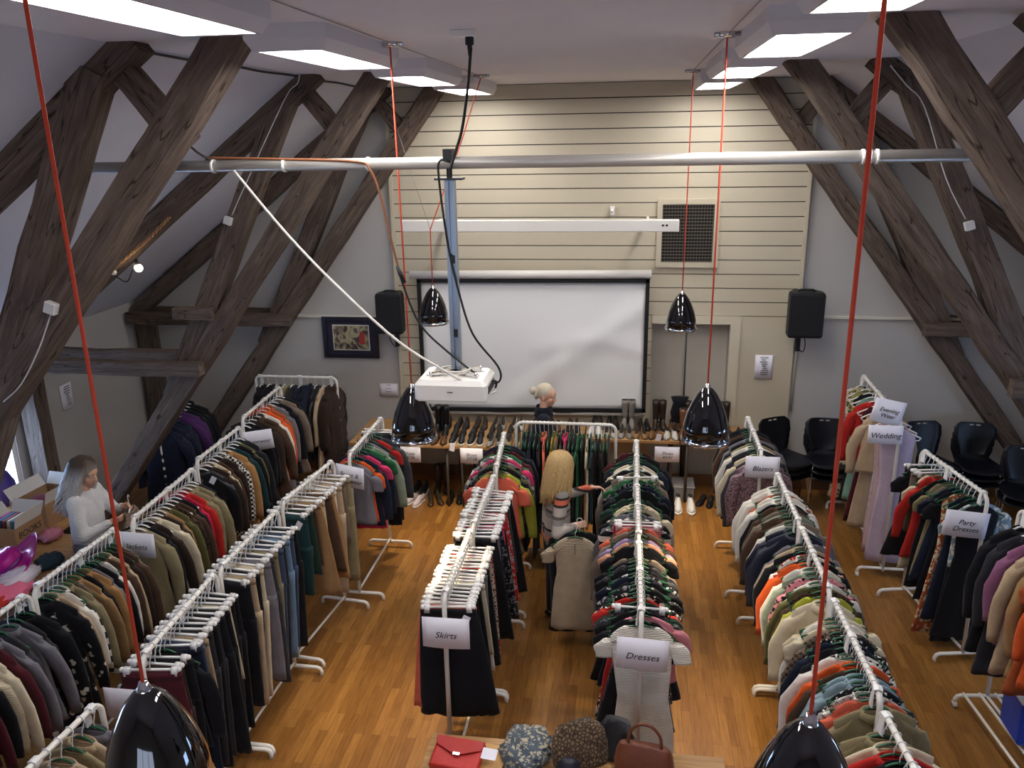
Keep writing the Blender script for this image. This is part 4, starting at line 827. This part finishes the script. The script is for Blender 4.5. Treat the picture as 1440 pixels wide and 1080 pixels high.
# shoe tags
for px, py, y, lb in ((636, 629, 8.83, 'white price tag hanging from the table edge left of the Shoes 37/38 sign'), (926, 616, 9.27, 'pale price tag hanging at the table edge above the Shoes 40/41 sign')):
    tag(obj('hanging_price_tag', MB().box((0, 0, 0), (.06, .003, .1), 0, Matrix.Rotation(.2, 3, 'Y')), PAPER, loc=aty(px, py, y), smooth=False), lb, 'tag')
# ------------------------------------------------------------------ stacking chairs
def chair_meshes():
    path = [(.24, .43), (.2, .452), (.05, .44), (-.1, .43), (-.18, .445), (-.215, .5), (-.235, .58), (-.255, .68), (-.28, .78), (-.295, .83)]
    ww = [.15, .2, .215, .2, .16, .125, .16, .2, .2, .14]; P = catmull([Vector((a, b, 0)) for a, b in path], 4); n = len(P); W = np.interp(np.linspace(0, 1, n), np.linspace(0, 1, len(ww)), ww)
    V = []; m = 9
    for i, p in enumerate(P):
        for j in range(m):
            u = j/(m-1)*2-1; c = .03*(u*u)
            V.append((p.x+(c if i > n*.5 else 0), u*W[i], p.y+(c*.7 if i < n*.45 else 0)))
    V = [(a*1.08, b*1.1, (c-.44)*1.06+.44) for a, b, c in V]
    F = [(i*m+j, i*m+j+1, (i+1)*m+j+1, (i+1)*m+j) for i in range(n-1) for j in range(m-1)]
    return MB().add(V, F).mesh('chair_shell', plain('chair_plastic', '0a0d17', .42))
CHM = chair_meshes()
def legmesh(sx, sy): return MB().tube([(sx*.13-.02, sy*.15, .425), (sx*.17-.02, sy*.19, .4), (sx*.22-.02, sy*.22, .0)], .011, 8, smooth=3).mesh('chair_leg', CHROME)
LEGM = {(a, b): legmesh(a, b) for a in (-1, 1) for b in (-1, 1)}
SLOT = MB().ball((0, 0, 0), (.012, .028, .009), nu=10, nv=6).mesh('handle_slot', plain('slot_pale', 'a8a49a', .6))
def chair(x, y, z, a, lab):
    r = empty('stacking_chair', (x, y, z), a); tag(r, lab, 'chair', 'stacked dark blue chairs at the end wall')
    o = link('seat_shell', CHM, r); md = o.modifiers.new('solid', 'SOLIDIFY'); md.thickness = .012
    for k in LEGM: link('leg', LEGM[k], r)
    for s in (-1, 1): link('handle_slot', SLOT, r, (-.309, s*.035, .822))['label'] = 'pale grip slot'
for i, (px, py, a, n, w) in enumerate(((1104, 588, -PI/2+.5, 3, 'next to the door'), (1160, 590, -PI/2, 3, 'left of the evening wear rack'), (1305, 588, -PI/2+.2, 3, 'right of the evening wear rack'), (1368, 594, -PI/2-.1, 3, 'second stack right of the evening wear rack'), (1432, 632, -PI/2-.3, 2, 'at the right edge behind the party dresses'))):
    p = atz(px, py, .82+.085*(n-1))
    y = min(p[1], 9.62); x = aty(px, py, y)[0]
    for k in range(n): chair(x-.28*math.cos(a)*-1*0, y-.26-.02*k, .085*k, a, 'dark blue stacking chair, %s of the stack %s' % (['bottom', 'middle', 'top'][k] if n == 3 else ['lower', 'upper'][k], w))
# ------------------------------------------------------------------ left table under the window
table(-6.2, -4.88, 4.92, 6.4, .74, 'wooden table with the Books box and hats at the left side wall'); table(-6.38, -5.36, 6.42, 7.3, .74, 'small wooden table under the left window')
def carton(x, y, z, w, d, h, a, lab, word=None, white=True):
    r = empty('cardboard_box', (x, y, z), a); tag(r, lab, 'box'); mb = MB(); t = .008
    for sx in (-1, 1): mb.box((sx*(w/2), 0, h/2), (t, d, h)); mb.box((0, sx*d/2, h/2), (w, t, h))
    mb.box((0, 0, t/2), (w, d, t)); obj('carton', mb, CARD, r, smooth=False)
    wm = plain('carton_inside', 'cfc9c0', .8)
    for sx, ang in ((-1, 1.0), (1, 1.3)): obj('flap', MB().box((sx*(w/2+.05*math.cos(ang)), 0, h+.06*math.sin(ang)), (.006, d*.95, .13), 0, Matrix.Rotation(sx*(PI/2-ang), 3, 'Y')), wm, r, smooth=False)
    obj('flap', MB().box((0, d/2+.03, h+.05), (w*.95, .006, .13), 0, Matrix.Rotation(-.5, 3, 'X')), wm, r, smooth=False)
    if word: text('lettering', word, .085, INK, r, (w/2+.006, 0, h*.62), (PI/2, 0, PI/2), shear=.1)['label'] = 'black handwriting reading Books'
    return r
bx = carton(-5.6, 6.2, .74, .34, .34, .22, -.05, 'open cardboard box with the word Books on its side', 'BOOKS')
carton(-5.66, 6.74, .74, .4, .46, .24, -.1, 'open cardboard box behind the Books box, beside the woman'); 
BKC = ['b84a86', '3a6a96', '8a3a3a', 'd0cabf', '4a7a86', '6a4a7a']
for i in range(6):
    tag(obj('book', MB().box((0, 0, .12), (.022+.003*(i % 3), .19, .24)), plain('book_'+BKC[i], BKC[i], .5), loc=(-5.72+.045*i, 6.2, .76), rot=(0, .12, -.05), smooth=False), '%s book standing in the Books box, %s from the wall side' % (['pink', 'blue', 'dark red', 'white', 'teal', 'purple'][i], ORD[i]), 'book', 'books in the Books box')
for i, (c, n) in enumerate((('7a3a4a', 'dark red'), ('35406a', 'blue'), ('8a7a6a', 'taupe'))):
    rng = random.Random(i); mb = MB(); mb.ball((0, 0, .05), (.09, .11, .06)); tag(obj('folded_cloth', mb, fabric(c), loc=(-5.7+.08*i, 6.7+.08*(i % 2), .87)), '%s bundle of cloth in the open box behind the Books box' % n, 'cloth')
def crumple(name, c, r, mat, lab, cat, seed, flat=.6, amp=.2, nu=26, nv=16, sub=1):
    rng = np.random.default_rng(seed); fr = rng.normal(0, 1.5, (5, 3)); ph = rng.uniform(0, 6, 5); mb = MB(); R = []
    for i in range(nv):
        t = PI*(i+.4)/(nv-.2); q = []
        for k in range(nu):
            d = np.array((math.sin(t)*math.cos(2*PI*k/nu), math.sin(t)*math.sin(2*PI*k/nu), -math.cos(t)))
            s = 1+amp*sum(abs(math.sin(3*fr[m] @ d+ph[m]))-.5 for m in range(5))/1.6
            p = d*np.array(r)*s; p[2] = max(p[2], -r[2]*.85); q.append(p)
        R.append(q)
    return tag(obj(name, mb.loft(R), mat, loc=(c[0], c[1], c[2]+r[2]*.85)), lab, cat)
foil = plain('magenta_foil', 'b01086', .22, .25, .6)
# wide magenta hat: brim with crown
r = empty('hat', (-5.17, 5.58, .84)); r.rotation_euler = (.25, -.35, 0); tag(r, 'large shiny magenta hat lying on the left table', 'hat')
V = []; n = 40; mb = MB(); R = []
for rr, zz in ((.02, .15), (.09, .15), (.13, .12), (.145, .02), (.2, .0), (.29, .03), (.31, .05), (.29, .022), (.2, -.01), (.14, -.01)):
    R.append([(rr*math.cos(2*PI*k/n), rr*math.sin(2*PI*k/n)*1.1, zz+(.05*math.sin(4*PI*k/n)*(rr/.3)**2)) for k in range(n)])
obj('brim_and_crown', mb.loft(R), foil, r); obj('hat_band', MB().lathe([(.147, .02), (.152, .025), (.15, .06), (.146, .06)], 36), plain('hat_band', '6a0a6a', .3), r)
crumple('cloth', (-5.05, 5.3, .74), (.24, .2, .07), fabric('e06a8a', 'satin'), 'pink crumpled cloth in front of the magenta hat', 'cloth', 3)
crumple('cloth', (-5.12, 5.42, .79), (.24, .12, .03), fabric('e0702a'), 'orange cloth strip under the magenta hat', 'cloth', 5)
crumple('cloth', (-5.02, 5.08, .74), (.18, .2, .06), fabric('b8342a'), 'red cloth at the near end of the left table', 'cloth', 8)
crumple('plastic_package', (-4.98, 5.46, .8), (.12, .16, .05), plain('clear_plastic', 'd5ccd6', .15, 0, .8), 'shiny white plastic package before the magenta hat', 'package', 4, amp=.3)
crumple('scarf', (-4.98, 5.82, .745), (.1, .13, .05), fabric('2d3f4a'), 'dark blue scarf at the table edge beside the magenta hat', 'scarf', 6)
crumple('plastic_package', (-5.3, 6.28, .745), (.08, .1, .05), plain('pink_plastic', 'c4788a', .2, 0, .7), 'small pink plastic package lying before the Books box', 'package', 9, amp=.3)
crumple('bag', (-6.27, 6.93, .745), (.08, .12, .2), fabric('3c2a7a', 'satin'), 'purple bag standing before the left window', 'bag', 11, amp=.12)
# ------------------------------------------------------------------ near table with handbags
table(-1.15, .62, 3.25, 4.16, .74, 'wooden table of handbags at the bottom of the picture')
bz = .74
r = empty('clutch_bag', (*atz(644, 1062, bz+.05)[:2], bz)); r.rotation_euler = (0, 0, -.12); tag(r, 'bright red envelope clutch bag on the near table', 'bag')
redl = fabric('c4221a', 'leather'); mb = MB(); w, d = .3, .19
mb.loft([[(sx*(w/2-.01*i), sy*(d/2-.006*i), z) for sx, sy in ((-1, -1), (1, -1), (1, 1), (-1, 1))] for i, z in ((1, 0), (0, .012), (0, .035), (1, .048))]); bev(obj('pouch', mb, redl, r), .012, 3)
mb = MB(); mb.loft([[(-w/2, d/2, .05+z), (w/2, d/2, .05+z), (w/2-.01, d/2-.06, .054+z), (.03, -.01, .058+z), (-.03, -.01, .058+z), (-w/2+.01, d/2-.06, .054+z)] for z in (0, .006)]); bev(obj('flap', mb, fabric('b41c16', 'leather'), r), .004)
obj('clasp', MB().box((0, -.012, .062), (.04, .016, .008)), CHROME, r, smooth=False); r.rotation_euler = (.3, 0, -.12); r.location.z += .03
o = obj('price_tag', MB().box((.19, .03, .05), (.09, .07, .002)), PAPER, r, smooth=False)
r = tag(obj('envelope', MB().box((0, 0, .01), (.16, .28, .02)), plain('envelope_tan', 'c79a5c', .6), loc=(*atz(690, 1075, bz)[:2], bz), rot=(0, 0, -.2), smooth=False), 'tan envelope lying between the red clutch and the patterned scarf', 'envelope')
crumple('scarf', (*atz(740, 1062, bz)[:2], bz), (.13, .16, .06), fabric('56606a', 'leopard', 'b9b096'), 'grey and cream patterned scarf on the near table', 'scarf', 21, amp=.3)
def bag(px, py, w, d, h, a, mat, lab, handle=None, slouch=.1, lean=0.):
    p = atz(px, py, bz); r = empty('handbag', (p[0], p[1], bz), a); r.rotation_euler = (lean, 0, a); tag(r, lab, 'bag')
    R = []
    for i, (f, z) in enumerate(((.92, 0), (1, .02), (1.02, h*.4), (.95, h*.75), (.86, h*.95), (.8, h))):
        R.append([(w/2*f*math.copysign(abs(math.cos(t))**.5, math.cos(t)), d/2*(f-.5*(z/h)**2)*math.copysign(abs(math.sin(t))**.6, math.sin(t)), z+slouch*h*math.sin(t*2+i)*z/h*.6) for t in np.linspace(0, 2*PI, 21)[:-1]])
    obj('bag_body', MB().loft(R), mat, r)
    if handle: obj('handle', MB().tube([(-w*.28, 0, h*.9), (-w*.25, 0, h+.07), (-w*.1, .0, h+.13), (w*.1, 0, h+.13), (w*.25, 0, h+.07), (w*.28, 0, h*.9)], .01, 8, smooth=5), handle, r)
    return r
bag(818, 1075, .34, .13, .23, .45, fabric('7d6a52', 'snake', '3d3026'), 'brown snake print bag on the near table', lean=-.3, slouch=.25)
bag(864, 1066, .24, .1, .2, -.35, fabric('141316', 'leather'), 'slouchy black bag beside the brown handbag', slouch=.5, lean=-.2)
bl = fabric('6e3820', 'leather'); bag(905, 1092, .34, .14, .22, -.15, bl, 'brown leather handbag with an arched handle on the near table', bl, .05)
crumple('pouch', (*atz(800, 1079, bz+.05)[:2], bz), (.07, .045, .06), fabric('1b1828', 'leather'), 'small dark pouch before the snake print bag', 'pouch', 31, amp=.1)
# blue bag on the right rack
r = empty('shopping_bag', (2.92, 5.35, .14)); tag(r, 'bright blue bag standing on the shoe bars of the right rack', 'bag')
mb = MB(); mb.loft([[(sx*.17*k, sy*.14*k, z) for sx, sy in ((-1, -1), (1, -1), (1, 1), (-1, 1))] for k, z in ((.9, 0), (1, .03), (1.04, .36))]); bev(obj('bag_body', mb, plain('blue_bag', '123fae', .35), r), .01)
obj('white_trim', MB().loft([[(sx*.18*k, sy*.148*k, z) for sx, sy in ((-1, -1), (1, -1), (1, 1), (-1, 1))] for k, z in ((1., .35), (1.01, .37))]), WHITE_PL, r, smooth=False)
# ------------------------------------------------------------------ people
def capsule(mb, a, b, ra, rb, n=14, sq=1., axis=None):
    a, b = Vector(a), Vector(b); d = (b-a); L = d.length; u = d/L; pts = []; rs = []
    for t in (-1, -.85, -.5, 0): pts.append(a+u*ra*t); rs.append(ra*math.sqrt(max(0.0004, 1-t*t)))
    for t in (.25, .5, .75): pts.append(a+d*t); rs.append(ra+(rb-ra)*t)
    for t in (0, .5, .85, 1): pts.append(b+u*rb*t); rs.append(rb*math.sqrt(max(0.0004, 1-t*t)))
    mb.tube(pts, rs, n)
def remesh(name, mb, mat, voxel, parent=None, smooth=4, **kw):
    o = obj(name, mb, mat, parent, **kw); r = o.modifiers.new('remesh', 'REMESH'); r.mode = 'VOXEL'; r.voxel_size = voxel; r.use_smooth_shade = True
    s = o.modifiers.new('smooth', 'SMOOTH'); s.factor = .5; s.iterations = smooth; return bake(o)
def hand(mb, wrist, fwd, palm, side, curl, sc=1.):
    """palm block plus four fingers and a thumb; fwd: finger direction, palm: palm normal, side: +1 thumb on fwd x palm"""
    f = Vector(fwd).normalized(); p = Vector(palm); p = (p-f*p.dot(f)).normalized(); s = f.cross(p)*side; w = Vector(wrist)
    k = .85*sc
    for q in (-.026, -.009, .009, .026): capsule(mb, w+s*q*k*.7, w+f*.085*k+s*q*k, .015*k, .012*k, 8)
    for i, (q, L) in enumerate(((.03, .07), (.01, .078), (-.01, .072), (-.029, .056))):
        a = w+f*.085*k+s*q*k; L *= k; d = f
        for j, ln in enumerate((.45, .32, .25)):
            c = curl*(j+1)*.75+.06*i; d2 = (f*math.cos(c)+p*math.sin(c)).normalized(); b = a+d2*L*ln
            capsule(mb, a, b, (.0088-.0008*j)*k, (.0082-.0009*j)*k, 7); a = b
    a = w+s*.024*k+f*.02*k; b = a+(f*.55+s*.7+p*.3).normalized()*.04*k; c = b+(f*.8+s*.15+p*.5).normalized()*.034*k
    capsule(mb, a, b, .012*k, .0105*k, 8); capsule(mb, b, c, .0105*k, .008*k, 8)
def head(mb, c, yaw, tilt, sc=1.):
    """head mesh pieces facing local +x, returns the transform"""
    R = Matrix.Rotation(yaw, 3, 'Z') @ Matrix.Rotation(tilt, 3, 'Y'); c = Vector(c); T = lambda p: c+R @ (Vector(p)*sc)
    B = lambda p, r, nu=16, nv=11: mb.ball(T(p), np.array(r)*sc, 0, nu, nv, R)
    B((-.012, 0, .03), (.098, .077, .092), 20, 14); B((.035, 0, -.04), (.058, .056, .07)); B((.058, 0, -.088), (.028, .03, .022)); B((.05, 0, .035), (.046, .06, .05))
    for s in (-1, 1): B((.052, s*.036, -.03), (.032, .024, .03)); B((-.012, s*.076, -.012), (.018, .009, .03)); B((.078, s*.03, .022), (.016, .024, .009))
    capsule(mb, T((.088, 0, .012)), T((.108, 0, -.026)), .009*sc, .0125*sc, 8); B((.098, .01, -.032), (.011, .009, .008)); B((.098, -.01, -.032), (.011, .009, .008))
    B((.084, 0, -.058), (.014, .022, .006)); B((.082, 0, -.068), (.014, .02, .007))
    return T, R
def face(T, R, o, brow='5a4632', lip='a85a52'):
    for s in (-1, 1):
        obj('eye', MB().ball(T((.082, s*.031, .004)), (.009, .012, .007), R=R), plain('eye_white', 'd9d2cb', .3), o)
        obj('iris', MB().ball(T((.089, s*.031, .003)), (.004, .006, .006), R=R), plain('iris', '2c2018', .3), o)
        obj('eyebrow', MB().tube([T((.093, s*.014, .026)), T((.09, s*.032, .03)), T((.078, s*.048, .025))], [.0035, .004, .002], 6), plain('brow_'+brow, brow, .8), o)
    obj('lips', MB().ball(T((.094, 0, -.061)), (.006, .02, .006), R=R), plain('lips_'+lip, lip, .5), o)
def person(name, loc, rz, H, arms, lab, yaw=0., tilt=.1, lean=0., hip=.0, wide=1.):
    """arms: list of (side, elbow, wrist, hand fwd, palm, curl) in local space, facing +x"""
    k = H/1.68; r_ = lambda v: v*k; mb = MB(); V3 = lambda x, y, z: (x*k+lean*max(0, z-.95)*k, y*k, z*k)
    for s in (-1, 1):
        capsule(mb, V3(0, s*.088, .9), V3(.0, s*.085, .5), .085*k*wide, .056*k); capsule(mb, V3(0, s*.085, .5), V3(-.015, s*.085, .1), .054*k, .036*k)
        capsule(mb, V3(-.02, s*.085, .07), V3(.13, s*.095, .04), .04*k, .028*k)
        capsule(mb, V3(-.0, s*.06, 1.28), V3(0, s*.155, 1.355), .075*k, .056*k)
        capsule(mb, V3(0, s*.05, .98), V3(0, s*.06, 1.22), .095*k*wide, .1*k*wide)
    capsule(mb, V3(0, -.05, .94), V3(0, .05, .94), .11*k*wide, .11*k*wide); capsule(mb, V3(-.005, 0, 1.36), V3(.012, 0, 1.5), .056*k, .05*k)
    sl = MB()
    for s in (-1, 1):
        capsule(sl, V3(-.0, s*.05, 1.26), V3(0, s*.155, 1.35), .098*k, .077*k)
        capsule(sl, V3(0, s*.045, .9), V3(0, s*.06, 1.23), .122*k*wide, .113*k*wide)
    capsule(sl, V3(0, 0, 1.36), V3(0, 0, 1.4), .075*k, .062*k)
    for s, el, wr, fw, pm, cu in arms:
        sh = V3(0, s*.165, 1.345); capsule(mb, sh, el, .05*k, .037*k); capsule(mb, el, wr, .037*k, .024*k); hand(mb, wr, fw, pm, s, cu, k*1.05)
        w2 = Vector(el)+(Vector(wr)-Vector(el))*.9
        capsule(sl, sh, el, .07*k, .052*k); capsule(sl, el, w2, .05*k, .037*k)
    T, R = head(mb, V3(.03, 0, 1.575), yaw, tilt, k*1.02)
    o = remesh(name, mb, SKIN, .0065, None, 3, loc=loc, rot=(0, 0, rz)); tag(o, lab, 'person')
    pn = MB()
    for s in (-1, 1):
        capsule(pn, V3(0, s*.08, .92), V3(0, s*.085, .5), .105*k*wide, .078*k); capsule(pn, V3(0, s*.085, .5), V3(-.01, s*.085, .1), .074*k, .058*k)
    capsule(pn, V3(0, -.04, .96), V3(0, .04, .96), .118*k*wide, .118*k*wide)
    return o, T, R, sl, pn, V3, k
def shoes_for(o, V3, k, mat):
    for s in (-1, 1): obj('shoe', MB().ball(V3(.05, s*.09, .045), (.14*k, .052*k, .05*k)), mat, o)
def long_hair(T, R, o, mat, length, seed, wave=.01, n=110, front=.06, name='hair', vol=1., lim=.62):
    mb = MB(); rng = random.Random(seed)
    mb.ball(T((-.02, 0, .04)), (.11, .094, .098), 0, 24, 14, R)
    for i in range(n):
        a = rng.uniform(lim, 2*PI-lim) if i % 3 else rng.choice((-1, 1))*rng.uniform(lim, lim+.3); q = rng.uniform(0, .35)
        ca, sa = math.cos(a), math.sin(a); L = length*rng.uniform(.8, 1.05); P = []; ph = rng.uniform(0, 6)
        for j in range(9):
            f = j/8
            if f < .35: g = f/.35; e = PI/2*(g*.95+.05+q*.0); p = Vector((-.02+(.106+.006*q)*math.sin(e)*ca, (.092+.006*q)*math.sin(e)*sa, .04+.1*math.cos(e)))
            else:
                g = (f-.35)/.65; p = Vector((-.02+(.108+.02*g)*ca*(1-.25*g)-.02*g, (.094+.02*g)*sa*(1-.1*g), .04-L*g))
                p.x += wave*math.sin(ph+g*9)*g; p.y += wave*math.cos(ph+g*8)*g
            g2 = 1+(vol-1)*min(1, f*1.5); p.x = (p.x+.02)*g2-.02; p.y *= g2; P.append(T(p))
        mb.tube(P, [.012, .014, .015, .016, .016, .015, .013, .01, .004], 6)
    return obj(name, mb, mat, o)
def hairmat(key, c1, c2, roots=None):
    m, nt, b = newmat(key); b.inputs['Roughness'].default_value = .45; v = coords(nt, (140, 140, 5)); n = N(nt, 'ShaderNodeTexNoise', Scale=1.5, Detail=4.); nt.links.new(v, n.inputs['Vector'])
    c = ramp(nt, n.outputs[0], [(.3, lin(c1)), (.7, lin(c2))])
    if roots:
        tc = N(nt, 'ShaderNodeTexCoord'); sx = N(nt, 'ShaderNodeSeparateXYZ'); nt.links.new(tc.outputs['Object'], sx.inputs[0])
        mr = N(nt, 'ShaderNodeMapRange'); mr.inputs[1].default_value = roots[1]; mr.inputs[2].default_value = roots[2]; nt.links.new(sx.outputs[2], mr.inputs[0])
        c = mixc(nt, mr.outputs[0], c, lin(roots[0]))
    nt.links.new(c, b.inputs['Base Color']); bump(nt, b, n.outputs[0], .5, .01); return m
def sweater_stripes():
    m, nt, b = newmat('striped_sweater'); b.inputs['Roughness'].default_value = .9; tc = N(nt, 'ShaderNodeTexCoord'); sx = N(nt, 'ShaderNodeSeparateXYZ'); nt.links.new(tc.outputs['Object'], sx.inputs[0])
    mr = N(nt, 'ShaderNodeMapRange'); mr.inputs[1].default_value = .85; mr.inputs[2].default_value = 1.45; nt.links.new(sx.outputs[2], mr.inputs[0])
    c = [('8f8a84', 0), ('c97a60', .05), ('c97a60', .1), ('8f8a84', .11), ('2a2522', .2), ('b5aca2', .24), ('8f8a84', .42), ('5d5650', .5), ('b0a79d', .54), ('2a2522', .66), ('cf6a50', .695), ('cf6a50', .75), ('2a2522', .76), ('8b8580', .79), ('b5aca2', .9), ('8f8a84', 1)]
    o = ramp(nt, mr.outputs[0], [(p, lin(h)) for h, p in c])
    for e in nt.nodes: 
        if e.type == 'VALTORGB': e.color_ramp.interpolation = 'CONSTANT'
    nt.links.new(o, b.inputs['Base Color']); n = N(nt, 'ShaderNodeTexNoise', Scale=160.); bump(nt, b, n.outputs[0], .3, .005); return m
# -- woman at the left, white cardigan, facing right
o, T, R, sl, pn, V3, k = person('person', (-4.67, 5.98, 0), .12, 1.67, [(-1, (.1, -.25, 1.08), (.27, -.1, 1.15), (1, .35, .2), (-.2, .8, .2), .55), (1, (.16, .2, 1.12), (.31, .06, 1.22), (1, -.3, .3), (0, -1, 0), .6)], 'person in white cardigan with long wavy hair, holding a hanger at the left', yaw=-.15, tilt=.32, lean=.05)
remesh('cardigan', sl, fabric('dcdad8', 'knit'), .012, o, 5); remesh('trousers', pn, fabric('77787c', 'satin'), .012, o, 4); shoes_for(o, V3, k, BLACK_PL)
face(T, R, o); long_hair(T, R, o, hairmat('hair_ash', '8f867c', 'd2cabf', ('4a3b30', 1.52, 1.66)), .42, 3, .03, 150, vol=1.2, lim=1.05)
G = random.Random(77); me, parts = garment('sweater', fabric('8a7460', 'knit'), G, 'w', .5, .04)
g = link('sweater', me, None, (-4.67+.4, 5.98+.05, 1.33), (0, 0, -1.2)); tag(g, 'taupe knitted sweater on a hanger held by the person in white cardigan', 'sweater')
for n_, m_ in parts: link(n_, m_, g)
# -- woman in the aisle, blond, striped sweater, seen from behind, facing right
PXY = (-.6, 6.62)
o, T, R, sl, pn, V3, k = person('person', (PXY[0], PXY[1], 0), .35, 1.63, [(-1, (-.06, -.27, 1.02), (.09, -.3, 1.1), (1, -.25, .15), (.1, .9, -.3), 1.0), (1, (.17, .15, 1.18), (.34, .02, 1.29), (1, -.1, -.1), (.1, -.3, -1), .45)], 'person in striped sweater with straight blond hair, holding a beige dress', yaw=.75, tilt=.2, lean=.03)
remesh('striped_sweater', sl, sweater_stripes(), .011, o, 5); remesh('trousers', pn, fabric('1d1d24'), .012, o, 4); shoes_for(o, V3, k, BLACK_PL)
face(T, R, o); long_hair(T, R, o, hairmat('hair_blond', 'a3804f', 'd2b278'), .36, 5, .008, 260, vol=1.22)
w_ = Matrix.Rotation(.35, 3, 'Z') @ Vector((.34, .02, 1.29)); u_ = Matrix.Rotation(.35, 3, 'Z') @ Vector((.3, .03, 1.27))
obj('bracelet', MB().tube([(.315, .035+.03*math.sin(a)*.9, 1.275+.03*math.cos(a)) for a in np.linspace(0, 2*PI, 16)], .005, 6), plain('bracelet', '2a1d16', .5), o)
G = random.Random(91); me, parts = garment('sheath', fabric('b5a48b', 'knit'), G, 'g', .95, .04)
hx, hy = -.40, 6.22
g = link('dress', me, None, (hx, hy, 1.17), (.03, .0, .06)); tag(g, 'beige short-sleeved dress held on a hanger by the blond person', 'dress')
for n_, m_ in parts: link(n_, m_, g)
obj('zip', MB().box((0, -.04, -.23), (.006, .006, .17)), plain('zip_dark', '5a5046', .5), g, smooth=False)
G = random.Random(92); me, parts = garment('dress', fabric(COL['black']), G, 'g', .96, .03)
g = link('dress', me, None, (hx+.03, hy+.1, 1.17), (.02, .0, .12)); tag(g, 'black dress held just behind the beige dress by the blond person', 'dress')
for n_, m_ in parts: link(n_, m_, g)
# -- woman behind the far rack, white hair tied back, facing right
o, T, R, sl, pn, V3, k = person('person', (-.89, 8.42, 0), .1, 1.7, [(-1, (.04, -.22, 1.06), (.22, -.12, .95), (1, .1, -.3), (0, 1, 0), .5), (1, (.05, .24, 1.06), (.22, .17, .95), (1, -.1, -.3), (0, -1, 0), .5)], 'person with white tied-back hair and dark jacket before the screen', yaw=-.25, tilt=.18, wide=1.1)
remesh('dark_jacket', sl, fabric('161a26'), .012, o, 5); obj('jacket_collar', MB().lathe([(.105*k, 1.355*k), (.092*k, 1.42*k), (.082*k, 1.465*k), (.074*k, 1.46*k), (.08*k, 1.4*k)], 24), fabric('161a26'), o); remesh('trousers', pn, fabric('1d1d24'), .012, o, 4); shoes_for(o, V3, k, BLACK_PL)
face(T, R, o, '9a8c7c')
hm = hairmat('hair_white', 'b5a88e', 'ddd2ba'); mb = MB(); mb.ball(T((-.022, 0, .042)), (.1, .083, .096), 0, 24, 14, R); mb.ball(T((-.1, 0, .0)), (.03, .06, .07), 0, 14, 9, R); mb.ball(T((-.145, 0, .02)), (.045, .045, .045), 0, 14, 9, R)
h = obj('hair', mb, hm, o); obj('hair_tie', MB().tube([T((-.118, .03*math.cos(a), .015+.03*math.sin(a))) for a in np.linspace(0, 2*PI, 14)], .009, 6), plain('hair_tie', '5a4a66', .7), h)
mb = MB(); mb.tube([T((.03, .07, -.15)), T((.075, .03, -.2)), T((.08, -.03, -.2)), T((.03, -.07, -.15))], .022, 8, smooth=4); obj('scarf', mb, fabric('8a8a5a'), o)
# ------------------------------------------------------------------ light
def spot(x, y, z, tx, ty, tz, e, size, col=(1, .9, .72)):
    l = bpy.data.lights.new('wall_washer', 'SPOT'); l.energy = e; l.color = col; l.spot_size = math.radians(size); l.spot_blend = .55; l.shadow_soft_size = .04
    o = bpy.data.objects.new('wall_washer', l); C.objects.link(o); o.location = (x, y, z)
    o.rotation_euler = Vector((tx-x, ty-y, tz-z)).to_track_quat('-Z', 'Y').to_euler()
spot(-1.2, 9.2, 4.8, -1.2, 9.62, 3.2, 11, 62); spot(.53, 9.2, 4.8, .53, 9.62, 3.2, 11, 62)
w = bpy.data.worlds.new('World'); bpy.context.scene.world = w; w.use_nodes = True
w.node_tree.nodes['Background'].inputs[0].default_value = (.5, .6, .75, 1); w.node_tree.nodes['Background'].inputs[1].default_value = .4
vs = bpy.context.scene.view_settings; vs.view_transform = 'Standard'; vs.look = 'None'; vs.gamma = 1; vs.use_curve_mapping = False
vs.exposure = .07
